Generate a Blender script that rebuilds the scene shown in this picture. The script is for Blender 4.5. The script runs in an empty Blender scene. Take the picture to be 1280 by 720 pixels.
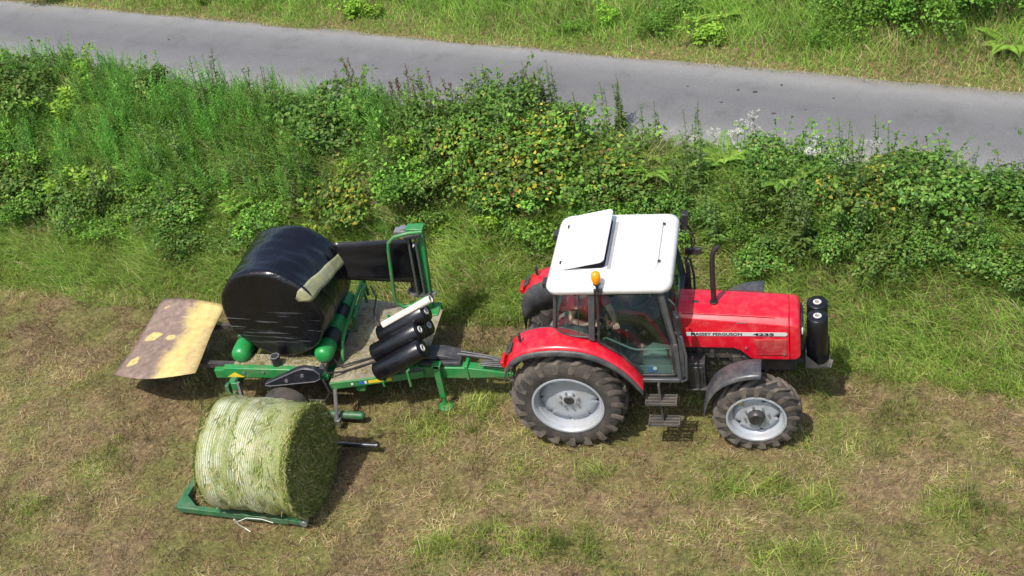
import bpy, bmesh, math, random
import numpy as np
from mathutils import Vector, Matrix, noise as mnoise

random.seed(7)
rng = np.random.default_rng(11)
scene = bpy.context.scene
COL = scene.collection
R = math.radians

# ---------------------------------------------------------------- camera, sky, sun, exposure
cam_data = bpy.data.cameras.new("camera")
cam = bpy.data.objects.new("camera", cam_data)
COL.objects.link(cam)
cam_data.sensor_width = 36
cam_data.lens = 1597.28 / 1280 * 36
cam_data.clip_start = 0.1
cam_data.clip_end = 2000


def cam_axes(p, y, r):
    cp, sp, cy, sy, cr, sr = math.cos(p), math.sin(p), math.cos(y), math.sin(y), math.cos(r), math.sin(r)
    Z = Matrix(((cy, -sy, 0), (sy, cy, 0), (0, 0, 1)))
    f = Z @ Vector((0, cp, -sp)); u = Z @ Vector((0, sp, cp)); x = Z @ Vector((1, 0, 0))
    return cr * x + sr * u, -sr * x + cr * u, f


cx_, cu_, cf_ = cam_axes(R(37.31018675), R(16.73525719), R(-10.99920056))
CAMPOS = Vector((3.22944152, -13.185265, 12.59753685))
cam.matrix_world = Matrix(((cx_.x, cu_.x, -cf_.x, CAMPOS.x), (cx_.y, cu_.y, -cf_.y, CAMPOS.y),
                           (cx_.z, cu_.z, -cf_.z, CAMPOS.z), (0, 0, 0, 1)))
scene.camera = cam

SUN_AZ = (-0.42, -0.91)          # horizontal direction towards the sun
SUN_EL = R(63)
world = bpy.data.worlds.new("World")
scene.world = world
world.use_nodes = True
wn = world.node_tree
sky = wn.nodes.new("ShaderNodeTexSky")
sky.sky_type = 'NISHITA'
sky.sun_disc = False
sky.sun_elevation = SUN_EL
sky.sun_rotation = math.atan2(SUN_AZ[0], SUN_AZ[1])
sky.air_density = 1.0
sky.dust_density = 2.5
sky.ozone_density = 0.6
bg = wn.nodes["Background"]
bg.inputs["Strength"].default_value = 0.15
wn.links.new(sky.outputs[0], bg.inputs["Color"])

sun_data = bpy.data.lights.new("sun", 'SUN')
sun_data.energy = 4.0
sun_data.angle = R(0.6)
sun_data.color = (1.0, 0.95, 0.87)
sun = bpy.data.objects.new("sun", sun_data)
COL.objects.link(sun)
_h = Vector((SUN_AZ[0], SUN_AZ[1], 0)).normalized() * math.cos(SUN_EL)
sun.rotation_euler = Vector((_h.x, _h.y, math.sin(SUN_EL))).to_track_quat('Z', 'Y').to_euler()
sun.location = (-6, -8, 14)

scene.view_settings.view_transform = 'Standard'
scene.view_settings.look = 'None'
scene.view_settings.exposure = 0.5
scene.view_settings.gamma = 1
scene.view_settings.use_curve_mapping = False


# ---------------------------------------------------------------- materials
def new_mat(name):
    m = bpy.data.materials.new(name)
    m.use_nodes = True
    nt = m.node_tree
    return m, nt, nt.nodes["Principled BSDF"]


def N(nt, kind, **kw):
    n = nt.nodes.new(kind)
    for k, v in kw.items():
        setattr(n, k, v)
    return n


def noise_node(nt, vec, scale, detail=5, rough=0.6, dist=0.0):
    n = N(nt, "ShaderNodeTexNoise")
    n.inputs["Scale"].default_value = scale
    n.inputs["Detail"].default_value = detail
    n.inputs["Roughness"].default_value = rough
    n.inputs["Distortion"].default_value = dist
    nt.links.new(vec, n.inputs["Vector"])
    return n


def ramp(nt, fac, stops):
    r = N(nt, "ShaderNodeValToRGB")
    el = r.color_ramp.elements
    while len(el) < len(stops):
        el.new(0.5)
    for e, (p, c) in zip(el, stops):
        e.position = p
        e.color = (c, c, c, 1) if isinstance(c, (int, float)) else (*c, 1)
    nt.links.new(fac, r.inputs[0])
    return r


def mixc(nt, fac, a, b):
    m = N(nt, "ShaderNodeMix", data_type='RGBA')
    for sock, v in ((m.inputs[0], fac), (m.inputs[6], a), (m.inputs[7], b)):
        if hasattr(v, 'links'):
            nt.links.new(v, sock)
        elif isinstance(v, (int, float)):
            sock.default_value = v
        else:
            sock.default_value = (*v, 1)
    return m.outputs[2]


def mat(name, col, rough=0.5, metal=0.0, var=0.18, scale=6, bump=0.0, bscale=60, dirt=None, dirt_amt=0.5,
        dscale=5, coat=0.0, spec=0.5):
    m, nt, b = new_mat(name)
    tc = N(nt, "ShaderNodeTexCoord")
    v = tc.outputs["Object"]
    n1 = noise_node(nt, v, scale)
    r1 = ramp(nt, n1.outputs[0], [(0.3, 1 - var), (0.7, 1 + 0)])
    mul = N(nt, "ShaderNodeMix", data_type='RGBA', blend_type='MULTIPLY')
    mul.inputs[0].default_value = 1
    mul.inputs[6].default_value = (*col, 1)
    nt.links.new(r1.outputs[0], mul.inputs[7])
    c = mul.outputs[2]
    rr = ramp(nt, n1.outputs[0], [(0.3, max(rough - 0.08, 0.02)), (0.7, min(rough + 0.1, 1))])
    ro = rr.outputs[0]
    if dirt:
        n2 = noise_node(nt, v, dscale, 9, 0.7)
        d = ramp(nt, n2.outputs[0], [(0.5 - 0.2 * dirt_amt, 0), (0.72 - 0.14 * dirt_amt, min(1, dirt_amt + 0.15))])
        c = mixc(nt, d.outputs[0], c, dirt)
        mx = N(nt, "ShaderNodeMath", operation='MAXIMUM')
        nt.links.new(ro, mx.inputs[0])
        dm = N(nt, "ShaderNodeMath", operation='MULTIPLY')
        dm.inputs[1].default_value = 0.85
        nt.links.new(d.outputs[0], dm.inputs[0])
        nt.links.new(dm.outputs[0], mx.inputs[1])
        ro = mx.outputs[0]
    nt.links.new(c, b.inputs["Base Color"])
    nt.links.new(ro, b.inputs["Roughness"])
    b.inputs["Metallic"].default_value = metal
    b.inputs["Coat Weight"].default_value = coat
    b.inputs["Coat Roughness"].default_value = 0.12
    b.inputs["Specular IOR Level"].default_value = spec
    if bump:
        n3 = noise_node(nt, v, bscale, 4)
        bp = N(nt, "ShaderNodeBump")
        bp.inputs["Strength"].default_value = bump
        bp.inputs["Distance"].default_value = 0.01
        nt.links.new(n3.outputs[0], bp.inputs["Height"])
        nt.links.new(bp.outputs[0], b.inputs["Normal"])
    return m


DUST = (0.30, 0.24, 0.16)
MUD = (0.115, 0.085, 0.055)
red = mat("red_paint", (0.53, 0.003, 0.018), 0.33, var=0.10, scale=3, dirt=(0.48, 0.15, 0.12), dirt_amt=0.14, dscale=8, coat=0.3)
red_grille = mat("red_louvre", (0.42, 0.02, 0.03), 0.45, var=0.2, dirt=DUST, dirt_amt=0.3)
white_paint = mat("white_roof_paint", (0.67, 0.67, 0.665), 0.4, var=0.04, scale=4, dirt=(0.50, 0.49, 0.44), dirt_amt=0.3, dscale=5)
seam_grey = mat("seam_grey", (0.3, 0.3, 0.31), 0.6)
black_pl = mat("black_plastic", (0.022, 0.022, 0.024), 0.5, var=0.3, dirt=(0.12, 0.11, 0.10), dirt_amt=0.3, bump=0.1)
trim_pl = mat("grey_black_trim", (0.038, 0.040, 0.046), 0.48, var=0.25, dirt=(0.16, 0.14, 0.12), dirt_amt=0.3)
fender_pl = mat("front_fender_plastic", (0.045, 0.047, 0.055), 0.38, var=0.25, dirt=(0.17, 0.15, 0.13), dirt_amt=0.35)
frame_grey = mat("cab_frame_paint", (0.055, 0.062, 0.066), 0.45, var=0.2, dirt=(0.15, 0.14, 0.12), dirt_amt=0.2)
engine = mat("engine_grey", (0.035, 0.036, 0.038), 0.6, var=0.4, dirt=MUD, dirt_amt=0.5, bump=0.3)
rubber = mat("tyre_rubber", (0.022, 0.021, 0.020), 0.85, var=0.3, dirt=(0.075, 0.062, 0.05), dirt_amt=0.7, dscale=4, bump=0.3, bscale=40)
rubber_side = mat("tyre_lug_dust", (0.028, 0.026, 0.024), 0.9, var=0.3, dirt=(0.13, 0.108, 0.085), dirt_amt=0.85, dscale=5, bump=0.3, bscale=40)
rim_silver = mat("silver_rim_paint", (0.38, 0.41, 0.45), 0.42, metal=0.15, var=0.14, scale=5, dirt=(0.22, 0.19, 0.15), dirt_amt=0.42)
steel = mat("worn_steel", (0.42, 0.42, 0.42), 0.4, metal=0.7, var=0.3, dirt=MUD, dirt_amt=0.35)
roller_steel = mat("polished_roller_steel", (0.16, 0.16, 0.17), 0.22, metal=0.9, var=0.3, dirt=MUD, dirt_amt=0.2)
steel_dark = mat("dark_steel", (0.10, 0.11, 0.105), 0.5, metal=0.4, var=0.3, dirt=MUD, dirt_amt=0.3)
chrome = mat("chromed_steel", (0.75, 0.75, 0.76), 0.18, metal=1.0, var=0.1)
green = mat("green_paint", (0.010, 0.22, 0.048), 0.42, var=0.3, scale=4, dirt=(0.15, 0.15, 0.09), dirt_amt=0.42, dscale=6)
green_roll = mat("green_roller_paint", (0.012, 0.235, 0.05), 0.38, var=0.2, dirt=(0.10, 0.16, 0.07), dirt_amt=0.25)
green_dusty = mat("faded_green_paint", (0.018, 0.13, 0.045), 0.5, var=0.35, dirt=(0.12, 0.12, 0.085), dirt_amt=0.5)
film_black = mat("black_film", (0.006, 0.006, 0.008), 0.3, var=0.2, bump=0.15, bscale=25)
core_white = mat("cardboard_core", (0.62, 0.55, 0.46), 0.85, var=0.15)
core_end = mat("core_end_white", (0.50, 0.48, 0.45), 0.8, var=0.1)
void_shade = mat("painted_void_shade", (0.03, 0.03, 0.03), 0.9)  # shade inside hollows, put in as a near-black colour
yellow_st = mat("yellow_sticker", (0.75, 0.52, 0.02), 0.5, var=0.1)
blue_st = mat("blue_sticker", (0.03, 0.13, 0.42), 0.5, var=0.1)
white_st = mat("white_sticker", (0.75, 0.77, 0.8), 0.5, var=0.1)
orange_l = mat("orange_beacon_plastic", (0.85, 0.28, 0.005), 0.25, var=0.08)
lamp_red = mat("red_lens", (0.45, 0.01, 0.01), 0.2)
lamp_clear = mat("clear_lens", (0.6, 0.62, 0.64), 0.15)
stripe_silver = mat("silver_stripe", (0.55, 0.54, 0.53), 0.4, var=0.08)
letter_dark = mat("dark_lettering", (0.008, 0.008, 0.016), 0.9)
seat_cloth = mat("seat_cloth", (0.05, 0.05, 0.06), 0.9, bump=0.2)
mint_panel = mat("pale_interior_panel", (0.15, 0.20, 0.18), 0.6, var=0.2)
skin_m = mat("skin", (0.62, 0.38, 0.29), 0.55, var=0.1)
shirt_m = mat("red_shirt_cloth", (0.55, 0.015, 0.03), 0.9, var=0.2, bump=0.3, bscale=20)
jeans_m = mat("dark_trousers", (0.04, 0.05, 0.09), 0.9, var=0.2)
hair_m = mat("brown_hair", (0.05, 0.03, 0.02), 0.8)
eye_m = mat("eye_white", (0.7, 0.7, 0.68), 0.3)
deck_m = mat("worn_deck_plate", (0.20, 0.165, 0.12), 0.75, var=0.35, scale=3, dirt=(0.30, 0.29, 0.19), dirt_amt=0.6, dscale=3, bump=0.4, bscale=30)
tan_dry = mat("dry_stalk", (0.16, 0.10, 0.055), 0.9, var=0.4)
bark = mat("twig_bark", (0.09, 0.065, 0.04), 0.9, var=0.3)


def glass_mat():
    m, nt, b = new_mat("tinted_cab_glass")
    nt.nodes.remove(b)
    out = nt.nodes["Material Output"]
    tr = N(nt, "ShaderNodeBsdfTransparent"); tr.inputs[0].default_value = (0.80, 0.875, 0.845, 1)
    gl = N(nt, "ShaderNodeBsdfGlossy"); gl.inputs["Roughness"].default_value = 0.03
    gl.inputs[0].default_value = (0.85, 0.95, 0.92, 1)
    fr = N(nt, "ShaderNodeFresnel"); fr.inputs[0].default_value = 1.28
    ad = N(nt, "ShaderNodeMath", operation='ADD'); ad.inputs[1].default_value = 0.012
    nt.links.new(fr.outputs[0], ad.inputs[0])
    mx = N(nt, "ShaderNodeMixShader")
    mi = N(nt, "ShaderNodeMath", operation='MINIMUM'); mi.inputs[1].default_value = 0.16; nt.links.new(ad.outputs[0], mi.inputs[0])
    nt.links.new(mi.outputs[0], mx.inputs[0]); nt.links.new(tr.outputs[0], mx.inputs[1]); nt.links.new(gl.outputs[0], mx.inputs[2])
    nt.links.new(mx.outputs[0], out.inputs[0])
    return m


glass = glass_mat()


def leaf_mat(name, trans=0.35, rough=0.5, hue=0.03, val=0.35):
    """plant matter: colour from the mesh's own per-leaf attribute, a little variation per plant"""
    m, nt, b = new_mat(name)
    at = N(nt, "ShaderNodeAttribute", attribute_name="col")
    oi = N(nt, "ShaderNodeObjectInfo")
    hs = N(nt, "ShaderNodeHueSaturation")
    mr = N(nt, "ShaderNodeMapRange"); mr.inputs[3].default_value = 0.5 - hue; mr.inputs[4].default_value = 0.5 + hue
    mv = N(nt, "ShaderNodeMapRange"); mv.inputs[3].default_value = 1 - val; mv.inputs[4].default_value = 1 + val
    nt.links.new(oi.outputs["Random"], mr.inputs[0]); nt.links.new(oi.outputs["Random"], mv.inputs[0])
    nt.links.new(mr.outputs[0], hs.inputs["Hue"]); nt.links.new(mv.outputs[0], hs.inputs["Value"])
    nt.links.new(at.outputs["Color"], hs.inputs["Color"])
    nt.links.new(hs.outputs[0], b.inputs["Base Color"])
    b.inputs["Roughness"].default_value = rough
    b.inputs["Specular IOR Level"].default_value = 0.35
    tl = N(nt, "ShaderNodeBsdfTranslucent")
    nt.links.new(hs.outputs[0], tl.inputs[0])
    mx = N(nt, "ShaderNodeMixShader"); mx.inputs[0].default_value = trans
    out = nt.nodes["Material Output"]
    nt.links.new(b.outputs[0], mx.inputs[1]); nt.links.new(tl.outputs[0], mx.inputs[2]); nt.links.new(mx.outputs[0], out.inputs[0])
    return m


leaf = leaf_mat("leaf_surface", trans=0.45, hue=0.010, val=0.22)
grass_m = leaf_mat("grass_blade_surface", 0.4, 0.6, 0.0, 0.0)


# ---------------------------------------------------------------- object helpers
def tag(o, label=None, cat=None, group=None, kind=None):
    if label: o["label"] = label
    if cat: o["category"] = cat
    if group: o["group"] = group
    if kind: o["kind"] = kind
    return o


def thing(name, label, cat, loc=(0, 0, 0), rz=0, group=None):
    o = bpy.data.objects.new(name, None)
    o.empty_display_size = 0.3
    COL.objects.link(o)
    o.location = loc
    o.rotation_euler = (0, 0, rz)
    return tag(o, label, cat, group)


def root_matrix(o):
    m = o.matrix_basis.copy()
    while o.parent:
        o = o.parent
        m = o.matrix_basis @ m
    return m


class MB:
    """collects shapes into one mesh"""

    def __init__(self):
        self.bm = bmesh.new()

    def poly(self, pts):
        return self.bm.faces.new([self.bm.verts.new(p) for p in pts])

    def box(self, c, s, rot=None):
        m = Matrix.Translation(c) @ (rot.to_4x4() if rot else Matrix()) @ Matrix.Diagonal((s[0], s[1], s[2], 1))
        bmesh.ops.create_cube(self.bm, size=1, matrix=m)
        return self

    def bar(self, a, b, w, h, up=(0, 0, 1)):
        a, b = Vector(a), Vector(b)
        d = b - a
        x = d.normalized()
        y = Vector(up).cross(x).normalized()
        z = x.cross(y)
        rot = Matrix((x, y, z)).transposed()
        return self.box((a + b) / 2, (d.length, w, h), rot)

    def cyl(self, a, b, r, r2=None, n=20, cap=True):
        a, b = Vector(a), Vector(b)
        d = b - a
        q = d.to_track_quat('Z', 'Y').to_matrix().to_4x4()
        bmesh.ops.create_cone(self.bm, cap_ends=cap, segments=n, radius1=r, radius2=r if r2 is None else r2,
                              depth=d.length, matrix=Matrix.Translation((a + b) / 2) @ q)
        return self

    def sphere(self, c, r, s=(1, 1, 1), n=16):
        bmesh.ops.create_uvsphere(self.bm, u_segments=n, v_segments=max(6, n // 2), radius=r,
                                  matrix=Matrix.Translation(c) @ Matrix.Diagonal((*s, 1)))
        return self

    def tube(self, pts, r, n=10, closed=False):
        pts = [Vector(p) for p in pts]
        rings = []
        L = len(pts)
        up = Vector((0.13, 0.31, 0.94)).normalized()
        for i, p in enumerate(pts):
            if closed:
                t = (pts[(i + 1) % L] - pts[i - 1]).normalized()
            else:
                t = (pts[min(i + 1, L - 1)] - pts[max(i - 1, 0)]).normalized()
            u = (up - t * up.dot(t))
            if u.length < 0.05:
                u = Vector((1, 0, 0)) - t * t.x
            u.normalize()
            up = u
            w = t.cross(u)
            rr = r[i] if isinstance(r, (list, tuple)) else r
            rings.append([self.bm.verts.new(p + rr * (math.cos(a) * u + math.sin(a) * w))
                          for a in [2 * math.pi * k / n for k in range(n)]])
        for i in range(L if closed else L - 1):
            A, B = rings[i], rings[(i + 1) % L]
            for k in range(n):
                self.bm.faces.new((A[k], A[(k + 1) % n], B[(k + 1) % n], B[k]))
        if not closed:
            self.bm.faces.new(rings[0][::-1]); self.bm.faces.new(rings[-1])
        return self

    def lathe(self, prof, c=(0, 0, 0), n=48, axis='y', close=False):
        """prof: list of (radius, position along the axis)"""
        c = Vector(c)
        rings = []
        for r, t in prof:
            ring = []
            for k in range(n):
                a = 2 * math.pi * k / n
                ca, sa = r * math.cos(a), r * math.sin(a)
                p = {'y': (ca, t, sa), 'x': (t, ca, sa), 'z': (ca, sa, t)}[axis]
                ring.append(self.bm.verts.new(c + Vector(p)))
            rings.append(ring)
        m = len(rings)
        for i in range(m if close else m - 1):
            A, B = rings[i], rings[(i + 1) % m]
            for k in range(n):
                self.bm.faces.new((A[k], A[(k + 1) % n], B[(k + 1) % n], B[k]))
        return self

    def prism(self, pts, vec):
        """polygon extruded along vec"""
        vec = Vector(vec)
        a = [self.bm.verts.new(p) for p in pts]
        b = [self.bm.verts.new(Vector(p) + vec) for p in pts]
        self.bm.faces.new(a[::-1]); self.bm.faces.new(b)
        n = len(a)
        for i in range(n):
            self.bm.faces.new((a[i], a[(i + 1) % n], b[(i + 1) % n], b[i]))
        return self

    def loft(self, secs, cap=True, closed=True):
        rings = [[self.bm.verts.new(p) for p in s] for s in secs]
        n = len(rings[0])
        for A, B in zip(rings, rings[1:]):
            for k in range(n if closed else n - 1):
                self.bm.faces.new((A[k], A[(k + 1) % n], B[(k + 1) % n], B[k]))
        if cap and closed:
            self.bm.faces.new(rings[0][::-1]); self.bm.faces.new(rings[-1])
        return self

    def build(self, name, material, parent=None, bevel=0.0, solid=0.0, subsurf=0, seg=2, angle=35, loc=None, matrix=None):
        bmesh.ops.remove_doubles(self.bm, verts=self.bm.verts, dist=1e-5)
        bmesh.ops.recalc_face_normals(self.bm, faces=self.bm.faces)
        me = bpy.data.meshes.new(name)
        if matrix is not None:
            self.bm.transform(matrix)
        if parent is not None:
            self.bm.transform(root_matrix(parent).inverted())
        o = bpy.data.objects.new(name, me)
        # each mesh keeps its own origin at the middle of its base
        xs = [v.co for v in self.bm.verts]
        c = Vector(((min(v.x for v in xs) + max(v.x for v in xs)) / 2, (min(v.y for v in xs) + max(v.y for v in xs)) / 2,
                    min(v.z for v in xs)))
        self.bm.transform(Matrix.Translation(-c))
        self.bm.to_mesh(me); self.bm.free()
        o.location = c
        me.materials.append(material)
        for p in me.polygons: p.use_smooth = True
        me.set_sharp_from_angle(angle=R(angle))
        COL.objects.link(o)
        if parent is not None:
            o.parent = parent
        if solid:
            md = o.modifiers.new("thickness", 'SOLIDIFY'); md.thickness = solid; md.offset = 0
        if bevel:
            md = o.modifiers.new("bevel", 'BEVEL'); md.width = bevel; md.segments = seg; md.limit_method = 'ANGLE'; md.angle_limit = R(40)
        if subsurf:
            md = o.modifiers.new("subsurf", 'SUBSURF'); md.levels = subsurf; md.render_levels = subsurf
        return o


def text_part(name, body, material, parent, matrix, size, xs=1.0, bold=0.006, width=None):
    cu = bpy.data.curves.new("lettering_curve", 'FONT')
    cu.body = body; cu.size = size; cu.extrude = 0.001; cu.offset = bold
    t = bpy.data.objects.new("lettering_tmp", cu)
    COL.objects.link(t)
    dg = bpy.context.evaluated_depsgraph_get()
    me = bpy.data.meshes.new_from_object(t.evaluated_get(dg))
    bpy.data.objects.remove(t)
    if width:
        w = max(v.co.x for v in me.vertices) - min(v.co.x for v in me.vertices)
        xs = width / w
    me.transform(Matrix.Diagonal((xs, 1, 1, 1)))
    me.transform(root_matrix(parent).inverted() @ matrix)
    me.materials.clear(); me.materials.append(material)
    o = bpy.data.objects.new(name, me)
    COL.objects.link(o)
    o.parent = parent
    return o


def np_mesh(name, verts, tris, material, cols=None, parent=None, smooth=False):
    me = bpy.data.meshes.new(name)
    verts = np.asarray(verts, np.float32); tris = np.asarray(tris, np.int32)
    k = tris.shape[1]
    me.vertices.add(len(verts)); me.vertices.foreach_set("co", verts.ravel())
    me.loops.add(tris.size); me.loops.foreach_set("vertex_index", tris.ravel())
    me.polygons.add(len(tris))
    me.polygons.foreach_set("loop_start", np.arange(0, tris.size, k, dtype=np.int32))
    me.polygons.foreach_set("loop_total", np.full(len(tris), k, np.int32))
    if smooth:
        me.polygons.foreach_set("use_smooth", np.ones(len(tris), bool))
    me.update(calc_edges=True)
    if cols is not None:
        at = me.color_attributes.new("col", 'FLOAT_COLOR', 'POINT')
        c4 = np.ones((len(verts), 4), np.float32); c4[:, :3] = cols
        at.data.foreach_set("color", c4.ravel())
    me.materials.append(material)
    o = bpy.data.objects.new(name, me)
    COL.objects.link(o)
    if parent is not None:
        o.parent = parent
    return o


def copy_tree(o, parent=None):
    c = o.copy()
    COL.objects.link(c)
    if parent is not None:
        c.parent = parent
    for ch in list(o.children):
        copy_tree(ch, c)
    return c


# ---------------------------------------------------------------- terrain
def vnoise(x, y, seed=0):
    """smooth lattice noise in numpy, 0..1"""
    g = np.random.default_rng(seed).random((64, 64))
    xi, yi = np.floor(x).astype(int), np.floor(y).astype(int)
    fx, fy = x - xi, y - yi
    fx = fx * fx * (3 - 2 * fx); fy = fy * fy * (3 - 2 * fy)
    a = g[xi % 64, yi % 64]; b = g[(xi + 1) % 64, yi % 64]; c = g[xi % 64, (yi + 1) % 64]; d = g[(xi + 1) % 64, (yi + 1) % 64]
    return a * (1 - fx) * (1 - fy) + b * fx * (1 - fy) + c * (1 - fx) * fy + d * fx * fy


def fbm(x, y, f, seed=0, o=3):
    s, a, t = 0, 1, 0
    for i in range(o):
        s = s + a * vnoise(x * f + 17.3 * i, y * f + 5.1 * i, seed + i); t += a
        a *= 0.5; f *= 2.1
    return s / t


CU, SU = 0.9606, 0.2775           # the lane's direction


def uv_of(x, y):
    return CU * x - SU * y, SU * x + CU * y


def xy_of(u, v):
    return CU * u + SU * v, -SU * u + CU * v


ROAD0, ROAD1, ROADZ = 4.3, 7.13, 1.5


def foot(u):
    return np.interp(u, [-16, -8.85, -5.5, -2.5, 0.5, 3.84, 8], [-0.4, 0.21, 0.95, 1.45, 1.8, 2.05, 2.2])


def ss(t):
    t = np.clip(t, 0, 1)
    return t * t * (3 - 2 * t)


def height(x, y):
    x = np.asarray(x, float); y = np.asarray(y, float)
    u, v = uv_of(x, y)
    f = foot(u)
    h = ROADZ * ss((v - f + 0.1) / (ROAD0 - 0.35 - f)) 
    h = h + np.clip(v - ROAD1 - 0.15, 0, 12) * 0.22
    bump = (fbm(x, y, 0.9, 3) - 0.5) * 0.16 + (fbm(x, y, 3.1, 9) - 0.5) * 0.05
    onroad = ss((v - ROAD0 + 0.7) / 0.5) * (1 - ss((v - ROAD1 - 0.05) / 0.5))
    infield = 1 - ss((v - f + 0.4) / 0.6)
    return h + bump * (1 - onroad) * (1 - 0.75 * infield) - 0.03 * infield


def axis_pts(lo, hi, step, far):
    a = list(np.arange(lo, hi + 1e-6, step))
    out = []
    d = step
    p = hi
    while p < far:
        d *= 1.6
        p += d
        out.append(p)
    neg = []
    d = step
    p = lo
    while p > -far:
        d *= 1.6
        p -= d
        neg.append(p)
    return np.array(neg[::-1] + a + out)


def build_ground():
    xs, ys = axis_pts(-19, 13, 0.13, 500), axis_pts(-7, 16, 0.13, 500)
    X, Y = np.meshgrid(xs, ys)
    Zh = height(X, Y)
    V = np.stack([X, Y, Zh], -1).reshape(-1, 3)
    nx, ny = len(xs), len(ys)
    i = np.arange(nx * ny).reshape(ny, nx)
    F = np.stack([i[:-1, :-1], i[:-1, 1:], i[1:, 1:], i[1:, :-1]], -1).reshape(-1, 4)
    m, nt, b = new_mat("field_soil")
    tc = N(nt, "ShaderNodeTexCoord")
    v = tc.outputs["Object"]
    n1 = noise_node(nt, v, 0.8, 6)
    n2 = noise_node(nt, v, 14, 8, 0.75)
    c1 = ramp(nt, n2.outputs[0], [(0.3, (0.055, 0.038, 0.022)), (0.5, (0.14, 0.10, 0.055)), (0.68, (0.27, 0.20, 0.10))])
    c2 = ramp(nt, n2.outputs[0], [(0.3, (0.05, 0.05, 0.018)), (0.55, (0.13, 0.13, 0.04)), (0.7, (0.24, 0.21, 0.09))])
    f = ramp(nt, n1.outputs[0], [(0.42, 0), (0.58, 1)])
    c = mixc(nt, f.outputs[0], c1.outputs[0], c2.outputs[0])
    nt.links.new(c, b.inputs["Base Color"])
    b.inputs["Roughness"].default_value = 0.95
    b.inputs["Specular IOR Level"].default_value = 0.1
    bp = N(nt, "ShaderNodeBump"); bp.inputs["Strength"].default_value = 0.7; bp.inputs["Distance"].default_value = 0.03
    nt.links.new(n2.outputs[0], bp.inputs["Height"]); nt.links.new(bp.outputs[0], b.inputs["Normal"])
    o = np_mesh("ground", V, F, m, smooth=True)
    tag(o, kind="structure")


build_ground()


def build_road():
    us = np.concatenate([np.arange(-400, -24, 8), np.arange(-24, 16, 0.25), np.arange(16, 400, 8)])
    vs = np.linspace(0, 1, 13)
    V = []
    for u in us:
        w0 = ROAD0 - 0.1 + 0.12 * (mnoise.noise((u * 0.7, 1.3, 0)))
        w1 = ROAD1 + 0.02 + 0.10 * (mnoise.noise((u * 0.8, 7.3, 0))) + 0.05 * mnoise.noise((u * 3.1, 2.0, 0))
        for t in vs:
            v = w0 + (w1 - w0) * t
            x, y = xy_of(u, v)
            V.append((x, y, ROADZ + 0.012 + 0.05 * (1 - (2 * t - 1) ** 2)))
    nv = len(vs)
    i = np.arange(len(V)).reshape(-1, nv)
    F = np.stack([i[:-1, :-1], i[:-1, 1:], i[1:, 1:], i[1:, :-1]], -1).reshape(-1, 4)
    m, nt, b = new_mat("worn_tarmac")
    tc = N(nt, "ShaderNodeTexCoord")
    mp = N(nt, "ShaderNodeMapping"); mp.vector_type = 'POINT'
    mp.inputs["Rotation"].default_value = (0, 0, math.atan2(SU, CU))
    nt.links.new(tc.outputs["Object"], mp.inputs[0])
    v = mp.outputs[0]
    st = N(nt, "ShaderNodeMapping"); st.inputs["Scale"].default_value = (0.06, 1, 1)
    nt.links.new(v, st.inputs[0])
    sx = N(nt, "ShaderNodeSeparateXYZ"); nt.links.new(v, sx.inputs[0])
    nb = noise_node(nt, st.outputs[0], 1.4, 4)
    wob = N(nt, "ShaderNodeMath", operation='MULTIPLY_ADD'); wob.inputs[1].default_value = 0.6
    nt.links.new(nb.outputs[0], wob.inputs[0]); nt.links.new(sx.outputs[1], wob.inputs[2])
    mr = N(nt, "ShaderNodeMapRange"); mr.inputs[1].default_value = 4.3; mr.inputs[2].default_value = 7.5
    nt.links.new(wob.outputs[0], mr.inputs[0])
    band = ramp(nt, mr.outputs[0], [(0.0, (0.195, 0.192, 0.188)), (0.25, (0.17, 0.169, 0.168)), (0.42, (0.122, 0.122, 0.124)), (0.6, (0.108, 0.108, 0.111)),
                                    (0.78, (0.132, 0.131, 0.132)), (0.92, (0.19, 0.187, 0.182)), (1.0, (0.16, 0.145, 0.115))])
    nf = noise_node(nt, v, 38, 6, 0.85)
    nl = noise_node(nt, v, 2.2, 6, 0.65)
    mu = N(nt, "ShaderNodeMix", data_type='RGBA', blend_type='MULTIPLY'); mu.inputs[0].default_value = 1
    rf = ramp(nt, nf.outputs[0], [(0.3, 0.70), (0.7, 1.22)])
    nt.links.new(band.outputs[0], mu.inputs[6]); nt.links.new(rf.outputs[0], mu.inputs[7])
    mu2 = N(nt, "ShaderNodeMix", data_type='RGBA', blend_type='MULTIPLY'); mu2.inputs[0].default_value = 1
    rl = ramp(nt, nl.outputs[0], [(0.28, 0.82), (0.45, 1.0), (0.6, 1.04), (0.72, 1.16)])
    nt.links.new(mu.outputs[2], mu2.inputs[6]); nt.links.new(rl.outputs[0], mu2.inputs[7])
    nt.links.new(mu2.outputs[2], b.inputs["Base Color"])
    b.inputs["Roughness"].default_value = 0.9
    bp = N(nt, "ShaderNodeBump"); bp.inputs["Strength"].default_value = 0.4; bp.inputs["Distance"].default_value = 0.01
    nt.links.new(nf.outputs[0], bp.inputs["Height"]); nt.links.new(bp.outputs[0], b.inputs["Normal"])
    o = np_mesh("road", V, F, m, smooth=True)
    tag(o, kind="structure")


build_road()


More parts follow.
